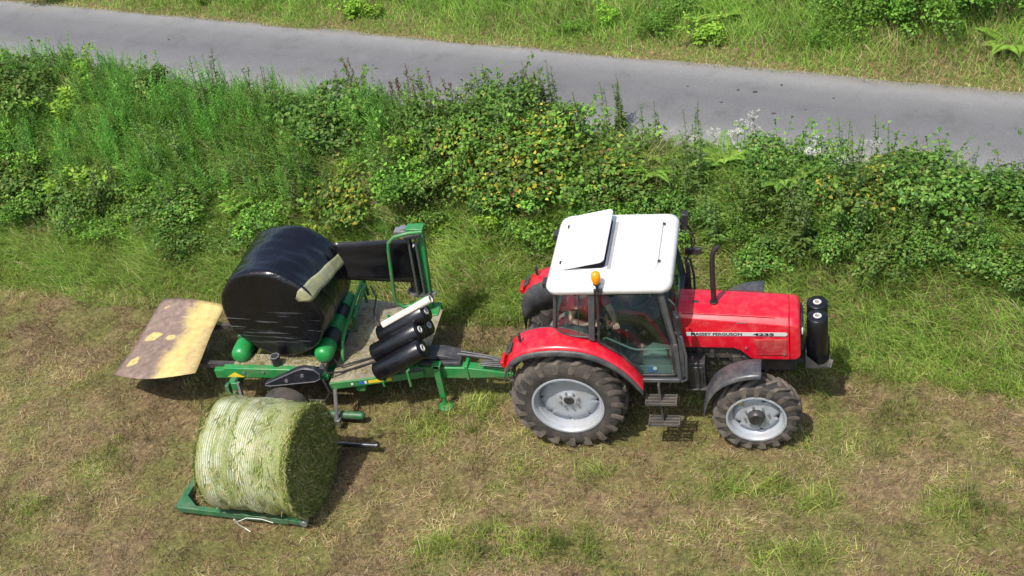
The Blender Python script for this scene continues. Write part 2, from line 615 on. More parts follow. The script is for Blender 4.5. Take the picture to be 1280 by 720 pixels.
# ---------------------------------------------------------------- the tractor
def make_wheel(name, parent, x, y, D, W, rim_r, side, nlug, lug_h, disc_r, deep, hub_r, hub_out, hub_mat, bolts_n, holes, label=None):
    """wheel on an axis along y; side = -1 shows its outer face to -y"""
    w = bpy.data.objects.new(name, None)
    COL.objects.link(w)
    w.parent = parent
    r = D / 2
    w.location = (x, y, r)
    w.empty_display_size = 0.2
    s = side
    h = W / 2
    carc = r - lug_h
    prof = [(rim_r, h * 0.86), (rim_r + 0.03, h * 0.96), ((rim_r + carc) / 2, h * 1.0), (carc - 0.09, h * 0.97), (carc - 0.035, h * 0.86),
            (carc - 0.008, h * 0.6), (carc, h * 0.2), (carc, -h * 0.2), (carc - 0.008, -h * 0.6), (carc - 0.035, -h * 0.86), (carc - 0.09, -h * 0.97),
            ((rim_r + carc) / 2, -h), (rim_r + 0.03, -h * 0.96), (rim_r, -h * 0.86)]
    base = root_matrix(w)
    c = base.translation
    tb = MB().lathe(prof, c, 72, 'y')
    tyre = tb.build("tyre", rubber, w)
    lm = MB()
    for k in range(nlug):
        for sg in (1, -1):
            a0 = 2 * math.pi * (k + (0.5 if sg > 0 else 0)) / nlug
            sweep = 1.15 * 2 * math.pi / nlug
            pts_lo, pts_hi = [], []
            path = [(0.0, -0.02, carc - 0.01, r), (0.35, 0.35 * h, carc - 0.01, r), (0.75, 0.72 * h, carc - 0.02, r - 0.008), (1.0, 0.99 * h, carc - 0.08, r - 0.035),
                    (1.06, 1.02 * h, carc - 0.16, r - 0.12)]
            th = 0.022 + 0.012 * D
            secs = []
            for (t, yy, r0, r1) in path:
                a = a0 + sweep * t
                da = th / r * (1 + 0.3 * t)
                if t > 1.01:
                    da *= 0.8
                ring = []
                for (aa, rr) in ((a - da, r0), (a - da * 0.72, r1), (a + da * 0.72, r1), (a + da, r0)):
                    ring.append(c + Vector((rr * math.cos(aa), sg * yy, rr * math.sin(aa))))
                secs.append(ring)
            lm.loft(secs)
    lm.build("tyre_lugs", rubber_side, tyre)
    # rim: outer lip, well and disc
    o = h * 0.9
    rp = [(rim_r + 0.022, s * (o + 0.012)), (rim_r + 0.02, s * (o + 0.022)), (rim_r - 0.005, s * (o + 0.022)), (rim_r - 0.022, s * (o - 0.005)), (rim_r - 0.03, s * (o - 0.05)),
          (rim_r - 0.05, s * (o - 0.065)), (rim_r - 0.075, s * (o - deep)), (rim_r - 0.05, -s * o), (rim_r + 0.02, -s * o)]
    rim = MB().lathe(rp, c, 64, 'y').build("rim", rim_silver, w)
    d0 = s * (o - deep + 0.015)
    n = 96
    rb = MB()
    rings = []
    for (fr, off) in ((0.0, 0.045), (0.30, 0.045), (0.36, 0.03), (0.74, 0.012), (0.88, 0.02), (1.0, 0.0)):
        ring = []
        for k in range(n):
            a = 2 * math.pi * k / n
            rad = disc_r * fr
            if fr > 0.95:
                lobes = max(0.0, math.cos(a * holes + 0.5)) ** (14 if holes > 6 else 5)
                rad = (rim_r - 0.072) * (1 - (0.13 if holes > 6 else 0.2) * lobes)
            elif fr > 0.8:
                rad = min(rad, (rim_r - 0.072) * 0.80)
            ring.append(rb.bm.verts.new(c + Vector((rad * math.cos(a), d0 + s * off, rad * math.sin(a)))))
        rings.append(ring)
    for A, B in zip(rings, rings[1:]):
        for k in range(n):
            try:
                rb.bm.faces.new((A[k], A[(k + 1) % n], B[(k + 1) % n], B[k]))
            except ValueError:
                pass
    rb.build("wheel_disc", rim_silver, w, solid=0.012)
    hb = MB().lathe([(0.0, d0 + s * (0.03 + hub_out)), (hub_r * 0.75, d0 + s * (0.03 + hub_out)), (hub_r * 0.85, d0 + s * (0.02 + hub_out)),
                     (hub_r, d0 + s * (hub_out * 0.6)), (hub_r, d0)], c, 32, 'y')
    hb.build("hub", hub_mat, w)
    for k in range(bolts_n):
        a = 2 * math.pi * (k + 0.3) / bolts_n
        rr = hub_r + 0.045
        p = c + Vector((rr * math.cos(a), d0 + s * 0.03, rr * math.sin(a)))
        MB().cyl(p, p + Vector((0, s * 0.035, 0)), 0.016, n=6).build("wheel_bolt", steel, w)
    return w


def make_tractor():
    T = thing("tractor", "red tractor with white cab roof standing in the mown field", "tractor")
    WB, RD, FD = 2.49, 1.592, 1.176
    for s in (-1, 1):
        make_wheel("rear_wheel", T, 0, s * 0.72, RD, 0.43, 0.475, s, 19, 0.045, 0.31, 0.16, 0.085, 0.035, black_pl, 8, 8)
        make_wheel("front_wheel", T, WB, s * 0.77, FD, 0.32, 0.375, s, 17, 0.036, 0.25, 0.10, 0.115, 0.09, black_pl, 8, 5)
    # chassis
    b = MB()
    b.box((0.25, 0, 0.86), (1.0, 0.5, 0.5)); b.box((1.05, 0, 0.83), (0.9, 0.42, 0.42)); b.cyl((0, -0.6, 0.8), (0, 0.6, 0.8), 0.12)
    b.build("transmission", engine, T, bevel=0.02)
    b = MB()
    b.box((2.0, 0, 1.15), (1.2, 0.42, 0.5)); b.box((2.0, -0.23, 1.2), (0.8, 0.06, 0.25)); b.cyl((1.75, -0.27, 1.12), (1.75, -0.27, 1.3), 0.05)
    b.cyl((1.92, -0.27, 1.12), (1.92, -0.27, 1.28), 0.045); b.box((2.3, -0.24, 1.02), (0.25, 0.08, 0.2)); b.box((2.65, 0, 0.95), (0.7, 0.34, 0.34))
    for k in range(5):
        b.cyl((1.6 + 0.16 * k, -0.26, 1.28), (1.68 + 0.16 * k, -0.28, 1.05), 0.014, n=6)
    b.build("engine", engine, T, bevel=0.012)
    b = MB()
    b.box((WB, 0, 0.6), (0.2, 1.15, 0.18)); b.cyl((WB, -0.7, 0.588), (WB, 0.7, 0.588), 0.09)
    for s in (-1, 1):
        b.box((WB, s * 0.52, 0.6), (0.24, 0.12, 0.3))
        b.cyl((WB - 0.2, s * 0.45, 0.62), (WB - 0.2, s * 0.1, 0.66), 0.03, n=8)
    b.build("front_axle", engine, T, bevel=0.015)
    b = MB().box((1.72, -0.42, 0.98), (0.22, 0.22, 0.46)); b.box((1.72, -0.54, 0.98), (0.16, 0.02, 0.36)); b.box((1.72, -0.45, 0.78), (0.26, 0.26, 0.03))
    b.build("battery_box", black_pl, T, bevel=0.012)
    b = MB().box((1.25, 0.55, 0.9), (0.75, 0.36, 0.42)); b.build("fuel_tank", black_pl, T, bevel=0.05)

    # ---- bonnet: lofted shell with a stepped lower edge
    def hood_sec(x, top, low, wt=0.25, ws=0.31, wl=0.345, sh=0.06):
        mid = top - 0.26
        half = [(-wl, low), (-wl, low + 0.02), (-(wl), mid - 0.02), (-(wl - 0.008), mid + 0.02), (-ws, top - sh), (-ws + 0.015, top - sh + 0.012), (-wt, top), (-wt + 0.02, top + 0.008)]
        pts = [(x, y, z) for y, z in half] + [(x, -y, z) for y, z in half[::-1]]
        return pts
    b = MB()
    xs = [1.50, 1.70, 2.20, 2.30, 2.42, 2.46, 2.80, 2.925]
    top = lambda x: 1.860 - 0.105 * (x - 1.5) / 1.43 - 0.02 * max(0, (x - 2.3)) ** 2
    lowz = {1.50: 1.34, 1.70: 1.335, 2.20: 1.325, 2.30: 1.28, 2.42: 1.15, 2.46: 1.13, 2.80: 1.12, 2.925: 1.12}
    b.loft([hood_sec(x, top(x), lowz[x], 0.25, 0.305 + 0.012 * (x - 1.5), 0.345, 0.045 + 0.02 * (x - 1.5)) for x in xs])
    hood = b.build("bonnet", red, T, bevel=0.008)
    b = MB()
    nx = [(2.932, 0, 1.0, 0), (3.0, 0.006, 1.0, 0), (3.045, 0.03, 0.96, 0.02), (3.07, 0.075, 0.9, 0.05)]
    secs = []
    for x, dz, k, dl in nx:
        s = hood_sec(x, top(2.93) - dz, 1.12 + dl, 0.25 * k, 0.322 * k, 0.345 * k, 0.07)
        secs.append(s)
    b.loft(secs)
    nose = b.build("bonnet_nose", red, T, bevel=0.008)
    b = MB().box((3.078, 0, 1.4), (0.03, 0.46, 0.44))
    for k in range(8):
        b.box((3.096, 0, 1.22 + 0.052 * k), (0.015, 0.44, 0.018))
    grille = b.build("front_grille", black_pl, T, bevel=0.004)
    for s in (-1, 1):
        MB().box((3.094, s * 0.19, 1.53), (0.02, 0.16, 0.09)).build("headlight", lamp_clear, T, bevel=0.01)
    # cap strip, bonnet latch, seams
    MB().box((1.72, -0.02, top(1.72) + 0.012), (0.085, 0.045, 0.01)).build("bonnet_vent", black_pl, hood, bevel=0.006)
    MB().box((2.32, -0.31, top(2.32) - 0.075), (0.13, 0.012, 0.022), Matrix.Rotation(R(45), 3, 'X')).build("bonnet_catch", black_pl, hood)
    b = MB()
    for x0 in (1.55, 1.95, 2.35):
        b.bar((x0, -0.262, top(x0) + 0.0045), (x0 + 0.4, -0.262, top(x0 + 0.4) + 0.0045), 0.006, 0.004)
        b.bar((x0, 0.262, top(x0) + 0.0045), (x0 + 0.4, 0.262, top(x0 + 0.4) + 0.0045), 0.006, 0.004)
    b.build("bonnet_seam", mat("seam_dark_red", (0.2, 0.004, 0.008), 0.6), hood)
    for s in (-1, 1):
        yy = s * 0.3465
        st = MB().prism([(1.60, yy, 1.545), (2.88, yy, 1.53), (2.905, yy, 1.55), (2.905, yy, 1.572), (2.885, yy, 1.59), (1.60, yy, 1.605)], (0, s * 0.004, 0))
        stripe = st.build("side_stripe", stripe_silver, hood)
        if s < 0:
            M1 = Matrix.Translation((1.66, yy - 0.005, 1.5535)) @ Matrix.Rotation(R(0.7), 4, 'Y') @ Matrix.Rotation(R(90), 4, 'X')
            text_part("lettering", "MASSEY FERGUSON", letter_dark, hood, M1, 0.062, bold=0.0016, width=0.66)
            M2 = Matrix.Translation((2.47, yy - 0.005, 1.543)) @ Matrix.Rotation(R(0.7), 4, 'Y') @ Matrix.Rotation(R(90), 4, 'X')
            text_part("lettering", "4235", letter_dark, hood, M2, 0.058, bold=0.0026, width=0.27)
        else:
            M1 = Matrix.Translation((2.32, yy + 0.005, 1.5535)) @ Matrix.Rotation(R(180), 4, 'Z') @ Matrix.Rotation(R(90), 4, 'X')
            text_part("lettering", "MASSEY FERGUSON", letter_dark, hood, M1, 0.062, bold=0.0016, width=0.66)
            M2 = Matrix.Translation((2.84, yy + 0.005, 1.545)) @ Matrix.Rotation(R(180), 4, 'Z') @ Matrix.Rotation(R(90), 4, 'X')
            text_part("lettering", "4235", letter_dark, hood, M2, 0.058, bold=0.0026, width=0.27)
        g = MB()
        g.prism([(2.47, yy, 1.475), (2.90, yy, 1.475), (2.895, yy, 1.20), (2.53, yy, 1.20)], (0, s * 0.006, 0))
        g.build("side_grille", red_grille, hood, bevel=0.003)
        g = MB()
        for k in range(11):
            z = 1.222 + 0.023 * k
            x0 = 2.535 - 0.055 * (z - 1.2) / 0.275
            g.box(((x0 + 2.885) / 2, yy + s * 0.009, z), (2.885 - x0, 0.008, 0.011))
        g.build("grille_slats", red_grille, hood)
        for (bx, bz) in ((2.37, 1.33), (2.86, 1.22)):
            MB().cyl((bx, yy, bz), (bx, yy + s * 0.02, bz), 0.014, n=8).build("bonnet_screw", steel, hood)
    b = MB()
    z0 = top(1.96)
    b.tube([(1.96, -0.015, z0), (1.965, -0.015, z0 + 0.4), (1.972, -0.015, 2.52), (1.98, -0.015, 2.60), (1.997, -0.015, 2.66), (2.025, -0.015, 2.71), (2.065, -0.015, 2.755)],
           [0.036, 0.034, 0.034, 0.034, 0.034, 0.033, 0.031], 16)
    b.cyl((1.96, -0.015, z0 - 0.01), (1.96, -0.015, z0 + 0.035), 0.055)
    b.build("exhaust_pipe", mat("sooty_exhaust", (0.018, 0.017, 0.018), 0.55, var=0.3, dirt=(0.07, 0.04, 0.03), dirt_amt=0.25), T, bevel=0.004)

    # ---- front fenders
    for s in (-1, 1):
        arc = [(2.58, 1.415), (2.53, 1.425), (2.40, 1.415), (2.22, 1.365), (2.05, 1.26), (1.93, 1.11), (1.85, 0.92), (1.81, 0.70)]
        secs = []
        for (x, z) in arc:
            wf = 0.0
            yi, yo = s * 0.63, s * 0.99
            secs.append([(x, yi, z - 0.05), (x, yi + s * 0.03, z), (x, yo - s * 0.05, z), (x, yo - s * 0.008, z - 0.018), (x, yo, z - 0.07)])
        b = MB().loft(secs, cap=False, closed=False)
        f = b.build("front_fender", fender_pl, T, solid=0.014, bevel=0.0)
        f.modifiers.new("subsurf", 'SUBSURF').levels = 1
        bk = MB().bar((2.42, s * 0.62, 1.30), (2.45, s * 0.40, 0.75), 0.05, 0.03); bk.bar((2.42, s * 0.62, 1.31), (2.42, s * 0.9, 1.315), 0.05, 0.02)
        bk.build("fender_bracket", engine, T)

    # ---- rear fenders: red skin sloping up to the cab, black outer trim
    for s in (-1, 1):
        prof = [(-0.80, 1.36), (-0.74, 1.58), (-0.58, 1.735), (-0.30, 1.815), (0.0, 1.835), (0.30, 1.80), (0.52, 1.715), (0.74, 1.55), (0.92, 1.34), (1.05, 1.10)]
        inner = [-.50, -.50, -.50, -.50, -.52, -.60, -.66, -.70, -.70, -.70]
        secs = []
        for (x, z), yi in zip(prof, inner):
            secs.append([(x, s * -yi, z + 0.03 if yi > -.55 else z + 0.012), (x, s * 0.80, z + 0.008), (x, s * 0.875, z - 0.005), (x, s * 0.90, z - 0.03), (x, s * 0.905, z - 0.075)])
        b = MB().loft(secs, cap=False, closed=False)
        fo = b.build("rear_fender", red, T, solid=0.012)
        fo.modifiers.new("subsurf", 'SUBSURF').levels = 1
        # inner wall
        b = MB()
        secs = [[(x, s * -yi, z + 0.02), (x, s * -yi, max(0.85, z - 0.45))] for (x, z), yi in zip(prof, inner)]
        b.loft(secs, cap=False, closed=False)
        b.build("fender_inner_wall", trim_pl, T, solid=0.012)
        secs = []
        for (x, z) in prof:
            secs.append([(x, s * 0.895, z - 0.05), (x, s * 0.925, z - 0.06), (x, s * 0.935, z - 0.10), (x, s * 0.928, z - 0.135)])
        b = MB().loft(secs, cap=False, closed=False)
        tr = b.build("fender_trim", trim_pl, fo, solid=0.016)
        tr.modifiers.new("subsurf", 'SUBSURF').levels = 1
        b = MB().box((-0.80, s * 0.78, 1.50), (0.05, 0.22, 0.09), Matrix.Rotation(R(-12), 3, 'Y'))
        b.build("tail_light", lamp_red, fo, bevel=0.01)
        b = MB().cyl((-0.55, s * 0.72, 1.77), (-0.55, s * 0.72, 1.87), 0.02, n=10); b.box((-0.55, s * 0.72, 1.885), (0.03, 0.05, 0.035))
        b.build("marker_lamp", black_pl, fo, bevel=0.004)
        b = MB().box((-0.72, s * 0.72, 1.655), (0.12, 0.20, 0.012), Matrix.Rotation(R(-45), 3, 'Y'))
        b.build("fender_pad", trim_pl, fo, bevel=0.004)

    # ---- cab
    ZR = 2.60
    floor = MB().box((0.78, 0, 1.08), (1.5, 1.3, 0.06)); floor.box((1.48, 0, 1.35), (0.06, 1.1, 0.55)); floor.box((0.1, 0, 1.4), (0.3, 1.0, 0.6))
    floor.build("cab_floor", trim_pl, T, bevel=0.01)
    P = {}
    for s in (-1, 1):
        P[s] = dict(
            A_top=(1.37, s * 0.70, ZR), A_mid=(1.50, s * 0.74, 1.75), A_bot=(1.52, s * 0.74, 1.12),
            B_top=(0.50, s * 0.72, ZR), B_bot=(0.42, s * 0.72, 1.80),
            C_top=(0.02, s * 0.60, ZR), C_bot=(-0.10, s * 0.53, 1.86))
    b = MB()
    for s in (-1, 1):
        p = P[s]
        b.bar(p['A_top'], p['A_mid'], 0.06, 0.05, up=(0, 1, 0)); b.bar(p['A_mid'], p['A_bot'], 0.06, 0.05, up=(0, 1, 0))
        b.bar(p['B_top'], p['B_bot'], 0.085, 0.06, up=(0, 1, 0))
        b.bar(p['C_top'], p['C_bot'], 0.05, 0.05, up=(0, 1, 0))
        b.bar(p['A_top'], p['B_top'], 0.05, 0.06); b.bar(p['B_top'], p['C_top'], 0.05, 0.06)
        b.bar((0.98, s * 0.74, 1.12), p['A_bot'], 0.07, 0.06)
    b.bar(P[-1]['A_top'], P[1]['A_top'], 0.05, 0.06); b.bar(P[-1]['C_top'], P[1]['C_top'], 0.05, 0.06); b.bar(P[-1]['C_bot'], P[1]['C_bot'], 0.05, 0.06)
    b.bar((1.50, -0.7, 1.75), (1.50, 0.7, 1.75), 0.06, 0.06)
    b.build("cab_frame", frame_grey, T, bevel=0.012)
    # glazing
    for s in (-1, 1):
        yy = 0.735
        door_poly = [(0.575, s * 0.725, 2.575), (1.335, s * 0.71, 2.575), (1.455, s * yy, 1.76), (1.475, s * yy, 1.20), (1.02, s * yy, 1.20), (0.95, s * yy, 1.34), (0.78, s * yy, 1.56), (0.51, s * yy, 1.775)]
        # door: rubber frame and pane
        cxp = Vector((sum(p[0] for p in door_poly) / 8, s * 0.73, sum(p[2] for p in door_poly) / 8))
        b = MB()
        for i in range(len(door_poly)):
            a, c = Vector(door_poly[i]), Vector(door_poly[(i + 1) % len(door_poly)])
            d = (c - a).normalized() * 0.012
            b.bar(a - d, c + d, 0.035, 0.034, up=(0, 1, 0))
        dr = b.build("door", black_pl, T, bevel=0.006)
        g = MB()
        g.poly([(x, y + s * 0.006, z) for x, y, z in door_poly])
        g.build("door_pane", glass, dr, solid=0.005)
        hb = MB().box((1.40, s * 0.765, 1.60), (0.03, 0.03, 0.16)); hb.box((1.40, s * 0.765, 1.68), (0.06, 0.03, 0.03))
        hb.build("door_handle", black_pl, dr, bevel=0.006)
        # door lower pale card behind the glass
        MB().prism([(1.0, s * 0.69, 1.33), (1.43, s * 0.69, 1.33), (1.43, s * 0.69, 1.19), (1.06, s * 0.69, 1.19)], (0, s * 0.012, 0)).build("door_kick_panel", mint_panel, dr)
        bar_pts = [(0.56, s * 0.70, 1.80), (0.60, s * 0.66, 1.78), (0.90, s * 0.66, 1.60), (0.98, s * 0.66, 1.575), (1.40, s * 0.68, 1.60)]
        MB().tube(bar_pts, 0.014, 8).build("door_bar", mint_panel, dr)
        if s < 0:
            MB().box((1.16, s * 0.715, 1.275), (0.11, 0.006, 0.09)).build("door_sticker", blue_st, dr)
            MB().cyl((1.20, s * 0.718, 1.30), (1.20, s * 0.726, 1.30), 0.028, n=14).build("door_sticker", white_st, dr)
        # curved rear quarter window
        def curve(t):   # from the B pillar back and inwards to the C pillar
            x0 = 0.40 - 0.48 * math.sin(t * math.pi / 2) if t < 1 else -0.08
            y0 = 0.725 - 0.20 * (1 - math.cos(t * math.pi / 2))
            return x0, y0
        b = MB()
        secs = []
        for k in range(9):
            t = k / 8
            x0, y0 = curve(t)
            secs.append([(x0 + 0.09 - 0.0 * t, s * (y0 + 0.02 * t), 2.575), (x0, s * y0, 1.85)])
        b.loft(secs, cap=False, closed=False)
        q = b.build("quarter_window", glass, T, solid=0.005)
        b = MB()
        b.tube([Vector(x[1]) for x in secs], 0.014, 8); b.tube([Vector(x[0]) for x in secs], 0.012, 8)
        b.build("window_seal", black_pl, q)
        b = MB().bar((0.335, s * 0.715, 2.57), (0.245, s * 0.70, 1.87), 0.014, 0.014, up=(0, 1, 0))
        b.build("window_divider", black_pl, q)
    g = MB(); g.poly([(1.40, -0.66, 2.57), (1.40, 0.66, 2.57), (1.515, 0.70, 1.78), (1.515, -0.70, 1.78)])
    ws = g.build("windscreen", glass, T, solid=0.005)
    b = MB().bar((1.42, 0.0, 2.56), (1.50, -0.25, 1.9), 0.015, 0.015); b.cyl((1.42, 0, 2.52), (1.42, 0, 2.6), 0.03)
    b.build("wiper", black_pl, ws)
    g = MB(); g.poly([(-0.02, -0.54, 2.57), (-0.02, 0.54, 2.57), (-0.11, 0.50, 1.88), (-0.11, -0.50, 1.88)])
    g.build("rear_window", glass, T, solid=0.005)
    # front corner post with the grab rail
    for s in (-1, 1):
        b = MB().tube([(1.52, s * 0.78, 1.98), (1.60, s * 0.82, 1.92), (1.635, s * 0.83, 1.62), (1.62, s * 0.83, 1.20), (1.54, s * 0.79, 1.13)], 0.017, 10)
        b.build("grab_rail", frame_grey, T)
        b = MB().prism([(1.535, s * 0.70, 2.0), (1.60, s * 0.70, 1.9), (1.60, s * 0.70, 1.2), (1.545, s * 0.70, 1.12)], (0, s * 0.05, 0))
        b.build("corner_panel", trim_pl, T, bevel=0.008)
    # steps
    for s in (-1, 1):
        st = MB()
        st.bar((1.24, s * 0.82, 1.12), (1.27, s * 0.90, 0.48), 0.03, 0.085, up=(0, 1, 0))
        step = st.build("step_hanger", engine, T, bevel=0.006)
        for z, y0, x0 in ((0.86, 0.86, 1.26), (0.52, 0.90, 1.28)):
            b = MB()
            for dy, w_ in ((-0.085, 0.02), (-0.028, 0.032), (0.028, 0.032), (0.085, 0.02)):
                b.box((x0, s * (y0 + dy), z), (0.40, w_, 0.035))
            for dx in (-0.2, 0.2):
                b.box((x0 + dx, s * y0, z), (0.02, 0.19, 0.045))
            b.box((x0, s * y0, z + 0.002), (0.012, 0.17, 0.02))
            b.build("step", mat("muddy_step", (0.04, 0.04, 0.04), 0.7, dirt=(0.10, 0.085, 0.068), dirt_amt=0.7, dscale=14), step)

    # ---- roof
    b = MB()
    def roof_sec(z, x0, x1, w0, w1, r):
        pts = []
        corners = [(x0, -w0), (x1, -w1), (x1, w1), (x0, w0)]
        cs = [((x0 + r), -(w0 - r), 180), ((x1 - r), -(w1 - r), 270), ((x1 - r), (w1 - r), 0), ((x0 + r), (w0 - r), 90)]
        for cx0, cy0, a0 in cs:
            for k in range(7):
                a = R(a0 + 15 * k)
                pts.append((cx0 + r * math.cos(a), cy0 + r * math.sin(a), z))
        return pts
    b.loft([roof_sec(2.585, -0.04, 1.48, 0.745, 0.735, 0.12), roof_sec(2.60, -0.07, 1.51, 0.775, 0.765, 0.14), roof_sec(2.66, -0.09, 1.53, 0.785, 0.775, 0.15),
            roof_sec(2.735, -0.05, 1.515, 0.765, 0.755, 0.15), roof_sec(2.775, 0.02, 1.47, 0.71, 0.70, 0.14), roof_sec(2.787, 0.08, 1.42, 0.63, 0.62, 0.10)])
    roof = b.build("cab_roof", white_paint, T, angle=60)
    # raised opening hatch, hinged at its rear edge
    def rrect(x0, x1, y0, y1, r, z):
        pts = []
        for cx0, cy0, a0 in ((x0 + r, y0 + r, 180), (x1 - r, y0 + r, 270), (x1 - r, y1 - r, 0), (x0 + r, y1 - r, 90)):
            for k in range(6):
                a = R(a0 + 18 * k)
                pts.append((cx0 + r * math.cos(a), cy0 + r * math.sin(a), z))
        return pts
    b = MB().prism(rrect(0.69, 0.74, -0.50, 0.52, 0.012, 2.783), (0, 0, 0.009)); b.build("roof_gutter", seam_grey, roof)
    b = MB().prism(rrect(0.16, 0.66, -0.47, 0.58, 0.06, 2.782), (0, 0, 0.008)); b.build("hatch_shade_slab", void_shade, roof)  # dark slab on the uncut roof, standing in for shade under the hatch
    hb = MB().prism(rrect(0.0, 0.585, -0.53, 0.62, 0.07, 0.0), (0, 0, 0.028))
    Mh = Matrix.Translation((0.10, 0.0, 2.798)) @ Matrix.Rotation(R(-12), 4, 'Y') @ Matrix.Rotation(R(0), 4, 'Z')
    hatch = hb.build("roof_hatch", white_paint, roof, bevel=0.008, matrix=Mh)
    for y in (-0.36, 0.42):
        MB().box((0.085, y, 2.80), (0.04, 0.05, 0.02)).build("hatch_hinge", black_pl, roof)
        MB().cyl((0.60, y * 0.9, 2.79), (0.60, y * 0.9, 2.90), 0.01, n=8).build("hatch_stay", black_pl, roof)
    b = MB().prism(rrect(0.765, 1.335, -0.50, 0.55, 0.06, 2.784), (0, 0, 0.004)); b.build("panel_gap", seam_grey, roof)
    b = MB().prism(rrect(0.772, 1.325, -0.492, 0.543, 0.056, 2.786), (0, 0, 0.012)); b.build("roof_panel", white_paint, roof, bevel=0.004)
    b = MB().box((1.332, 0.02, 2.793), (0.014, 0.86, 0.012)); b.build("panel_channel", seam_grey, roof)
    for y in (-0.36, 0.44):
        MB().box((1.345, y, 2.797), (0.04, 0.05, 0.02)).build("panel_catch", black_pl, roof, bevel=0.005)
    # beacon
    b = MB().cyl((0.60, -0.80, 2.66), (0.60, -0.80, 2.80), 0.018, n=10); b.box((0.60, -0.79, 2.645), (0.10, 0.05, 0.035)); b.box((0.64, -0.80, 2.68), (0.03, 0.03, 0.05))
    b.box((0.565, -0.80, 2.68), (0.03, 0.03, 0.05)); b.cyl((0.60, -0.80, 2.79), (0.60, -0.80, 2.82), 0.05, n=16)
    bk = b.build("beacon_bracket", black_pl, roof, bevel=0.005)
    MB().lathe([(0.0, 2.985), (0.03, 2.980), (0.056, 2.955), (0.064, 2.90), (0.060, 2.85), (0.048, 2.815), (0.0, 2.813)], (0.60, -0.80, 0), 24, 'z').build("beacon", orange_l, roof, angle=60)
    # work lamps and far mirror
    for s in (-1, 1):
        b = MB().tube([(1.50, s * 0.66, 2.60), (1.60, s * 0.72, 2.58), (1.66, s * 0.74, 2.45), (1.645, s * 0.72, 2.2)], 0.014, 8)
        mr_ = b.build("mirror_arm", black_pl, T) if s > 0 else MB().tube([(1.47, -0.70, 2.45), (1.54, -0.77, 2.42), (1.56, -0.77, 2.3)], 0.012, 8).build("mirror_arm", black_pl, T)
        if s > 0:
            MB().box((1.66, 0.73, 2.13), (0.22, 0.05, 0.10)).build("mirror", black_pl, mr_, bevel=0.012)
            MB().box((1.58, 0.70, 2.66), (0.09, 0.11, 0.26), Matrix.Rotation(R(8), 3, 'Y')).build("work_lamp", black_pl, T, bevel=0.012)
            MB().tube([(1.52, 0.60, 2.56), (1.68, 0.66, 2.48), (1.70, 0.68, 2.30), (1.58, 0.70, 2.05), (1.54, 0.72, 1.9)], 0.010, 8).build("wiring", black_pl, T)
        else:
            MB().box((1.55, -0.76, 2.12), (0.07, 0.16, 0.30), Matrix.Rotation(R(24), 3, 'Z')).build("mirror", black_pl, mr_, bevel=0.02)
    for s in (-1, 1):
        b = MB().box((-0.12, s * 0.52, 2.60), (0.07, 0.13, 0.09)); b.cyl((-0.08, s * 0.52, 2.55), (-0.06, s * 0.5, 2.5), 0.012, n=8)
        b.build("work_lamp", black_pl, T, bevel=0.01)
    # interior
    b = MB().box((0.40, 0, 1.36), (0.50, 0.50, 0.12)); b.box((0.12, 0.04, 1.62), (0.12, 0.42, 0.50), Matrix.Rotation(R(-8), 3, 'Y')); b.box((0.38, 0, 1.25), (0.3, 0.3, 0.3))
    b.box((0.42, -0.29, 1.54), (0.34, 0.06, 0.05)); b.box((0.42, 0.29, 1.54), (0.34, 0.06, 0.05))
    b.build("driver_seat", seat_cloth, T, bevel=0.04, seg=3)
    b = MB().box((1.30, 0, 1.55), (0.26, 0.42, 0.70)); b.box((1.24, 0, 1.88), (0.24, 0.46, 0.06), Matrix.Rotation(R(20), 3, 'Y'))
    b.build("dashboard", black_pl, T, bevel=0.03)
    MB().prism([(1.02, -0.36, 1.13), (1.42, -0.36, 1.13), (1.42, -0.36, 1.40), (1.15, -0.36, 1.46), (1.02, -0.36, 1.35)], (0, -0.20, 0)).build("side_console", mint_panel, T, bevel=0.03)
    MB().prism([(1.40, -0.34, 1.78), (1.46, -0.62, 1.76), (1.42, -0.60, 2.0)], (0.015, 0.004, 0.0)).build("sun_screen", mint_panel, T)
    b = MB()
    c = Vector((1.02, 0, 1.92)); rot = Matrix.Rotation(R(-28), 3, 'Y')
    b.tube([c + rot @ Vector((0.19 * math.cos(a), 0.19 * math.sin(a), 0)) for a in [2 * math.pi * k / 28 for k in range(28)]], 0.015, 8, closed=True)
    for a in (0, 2.1, 4.2):
        b.cyl(c, c + rot @ Vector((0.19 * math.cos(a), 0.19 * math.sin(a), 0)), 0.012, n=8)
    b.cyl(c, (1.18, 0, 1.70), 0.03)
    b.build("steering_wheel", black_pl, T)
    for k, (x, y) in enumerate(((0.62, -0.40), (0.70, -0.44), (0.80, -0.40))):
        MB().cyl((x, y, 1.12), (x + 0.03, y, 1.66), 0.012, n=8).sphere((x + 0.03, y, 1.68), 0.028, n=10).build("lever", black_pl, T)
    # rear linkage and drawbar hook
    b = MB()
    for s in (-1, 1):
        b.bar((-0.1, s * 0.25, 0.62), (-0.95, s * 0.38, 0.50), 0.06, 0.07); b.bar((-0.35, s * 0.3, 1.15), (-0.75, s * 0.36, 0.55), 0.04, 0.04)
    b.bar((-0.2, 0, 0.42), (-1.02, 0, 0.42), 0.09, 0.05); b.cyl((-0.98, 0, 0.40), (-0.98, 0, 0.62), 0.02); b.bar((-0.3, -0.3, 1.15), (-0.3, 0.3, 1.15), 0.08, 0.06)
    b.build("rear_linkage", engine, T, bevel=0.008)
    for k in range(4):
        y = -0.12 + 0.08 * k
        MB().tube([(-0.22, y, 1.25), (-0.45, y, 1.30 + 0.03 * k), (-0.75, y * 0.8, 1.0), (-1.05, y * 0.5, 0.72), (-1.4, y * 0.4, 0.74)], 0.014, 8).build("hydraulic_hose", black_pl, T)
    # front film carrier
    b = MB()
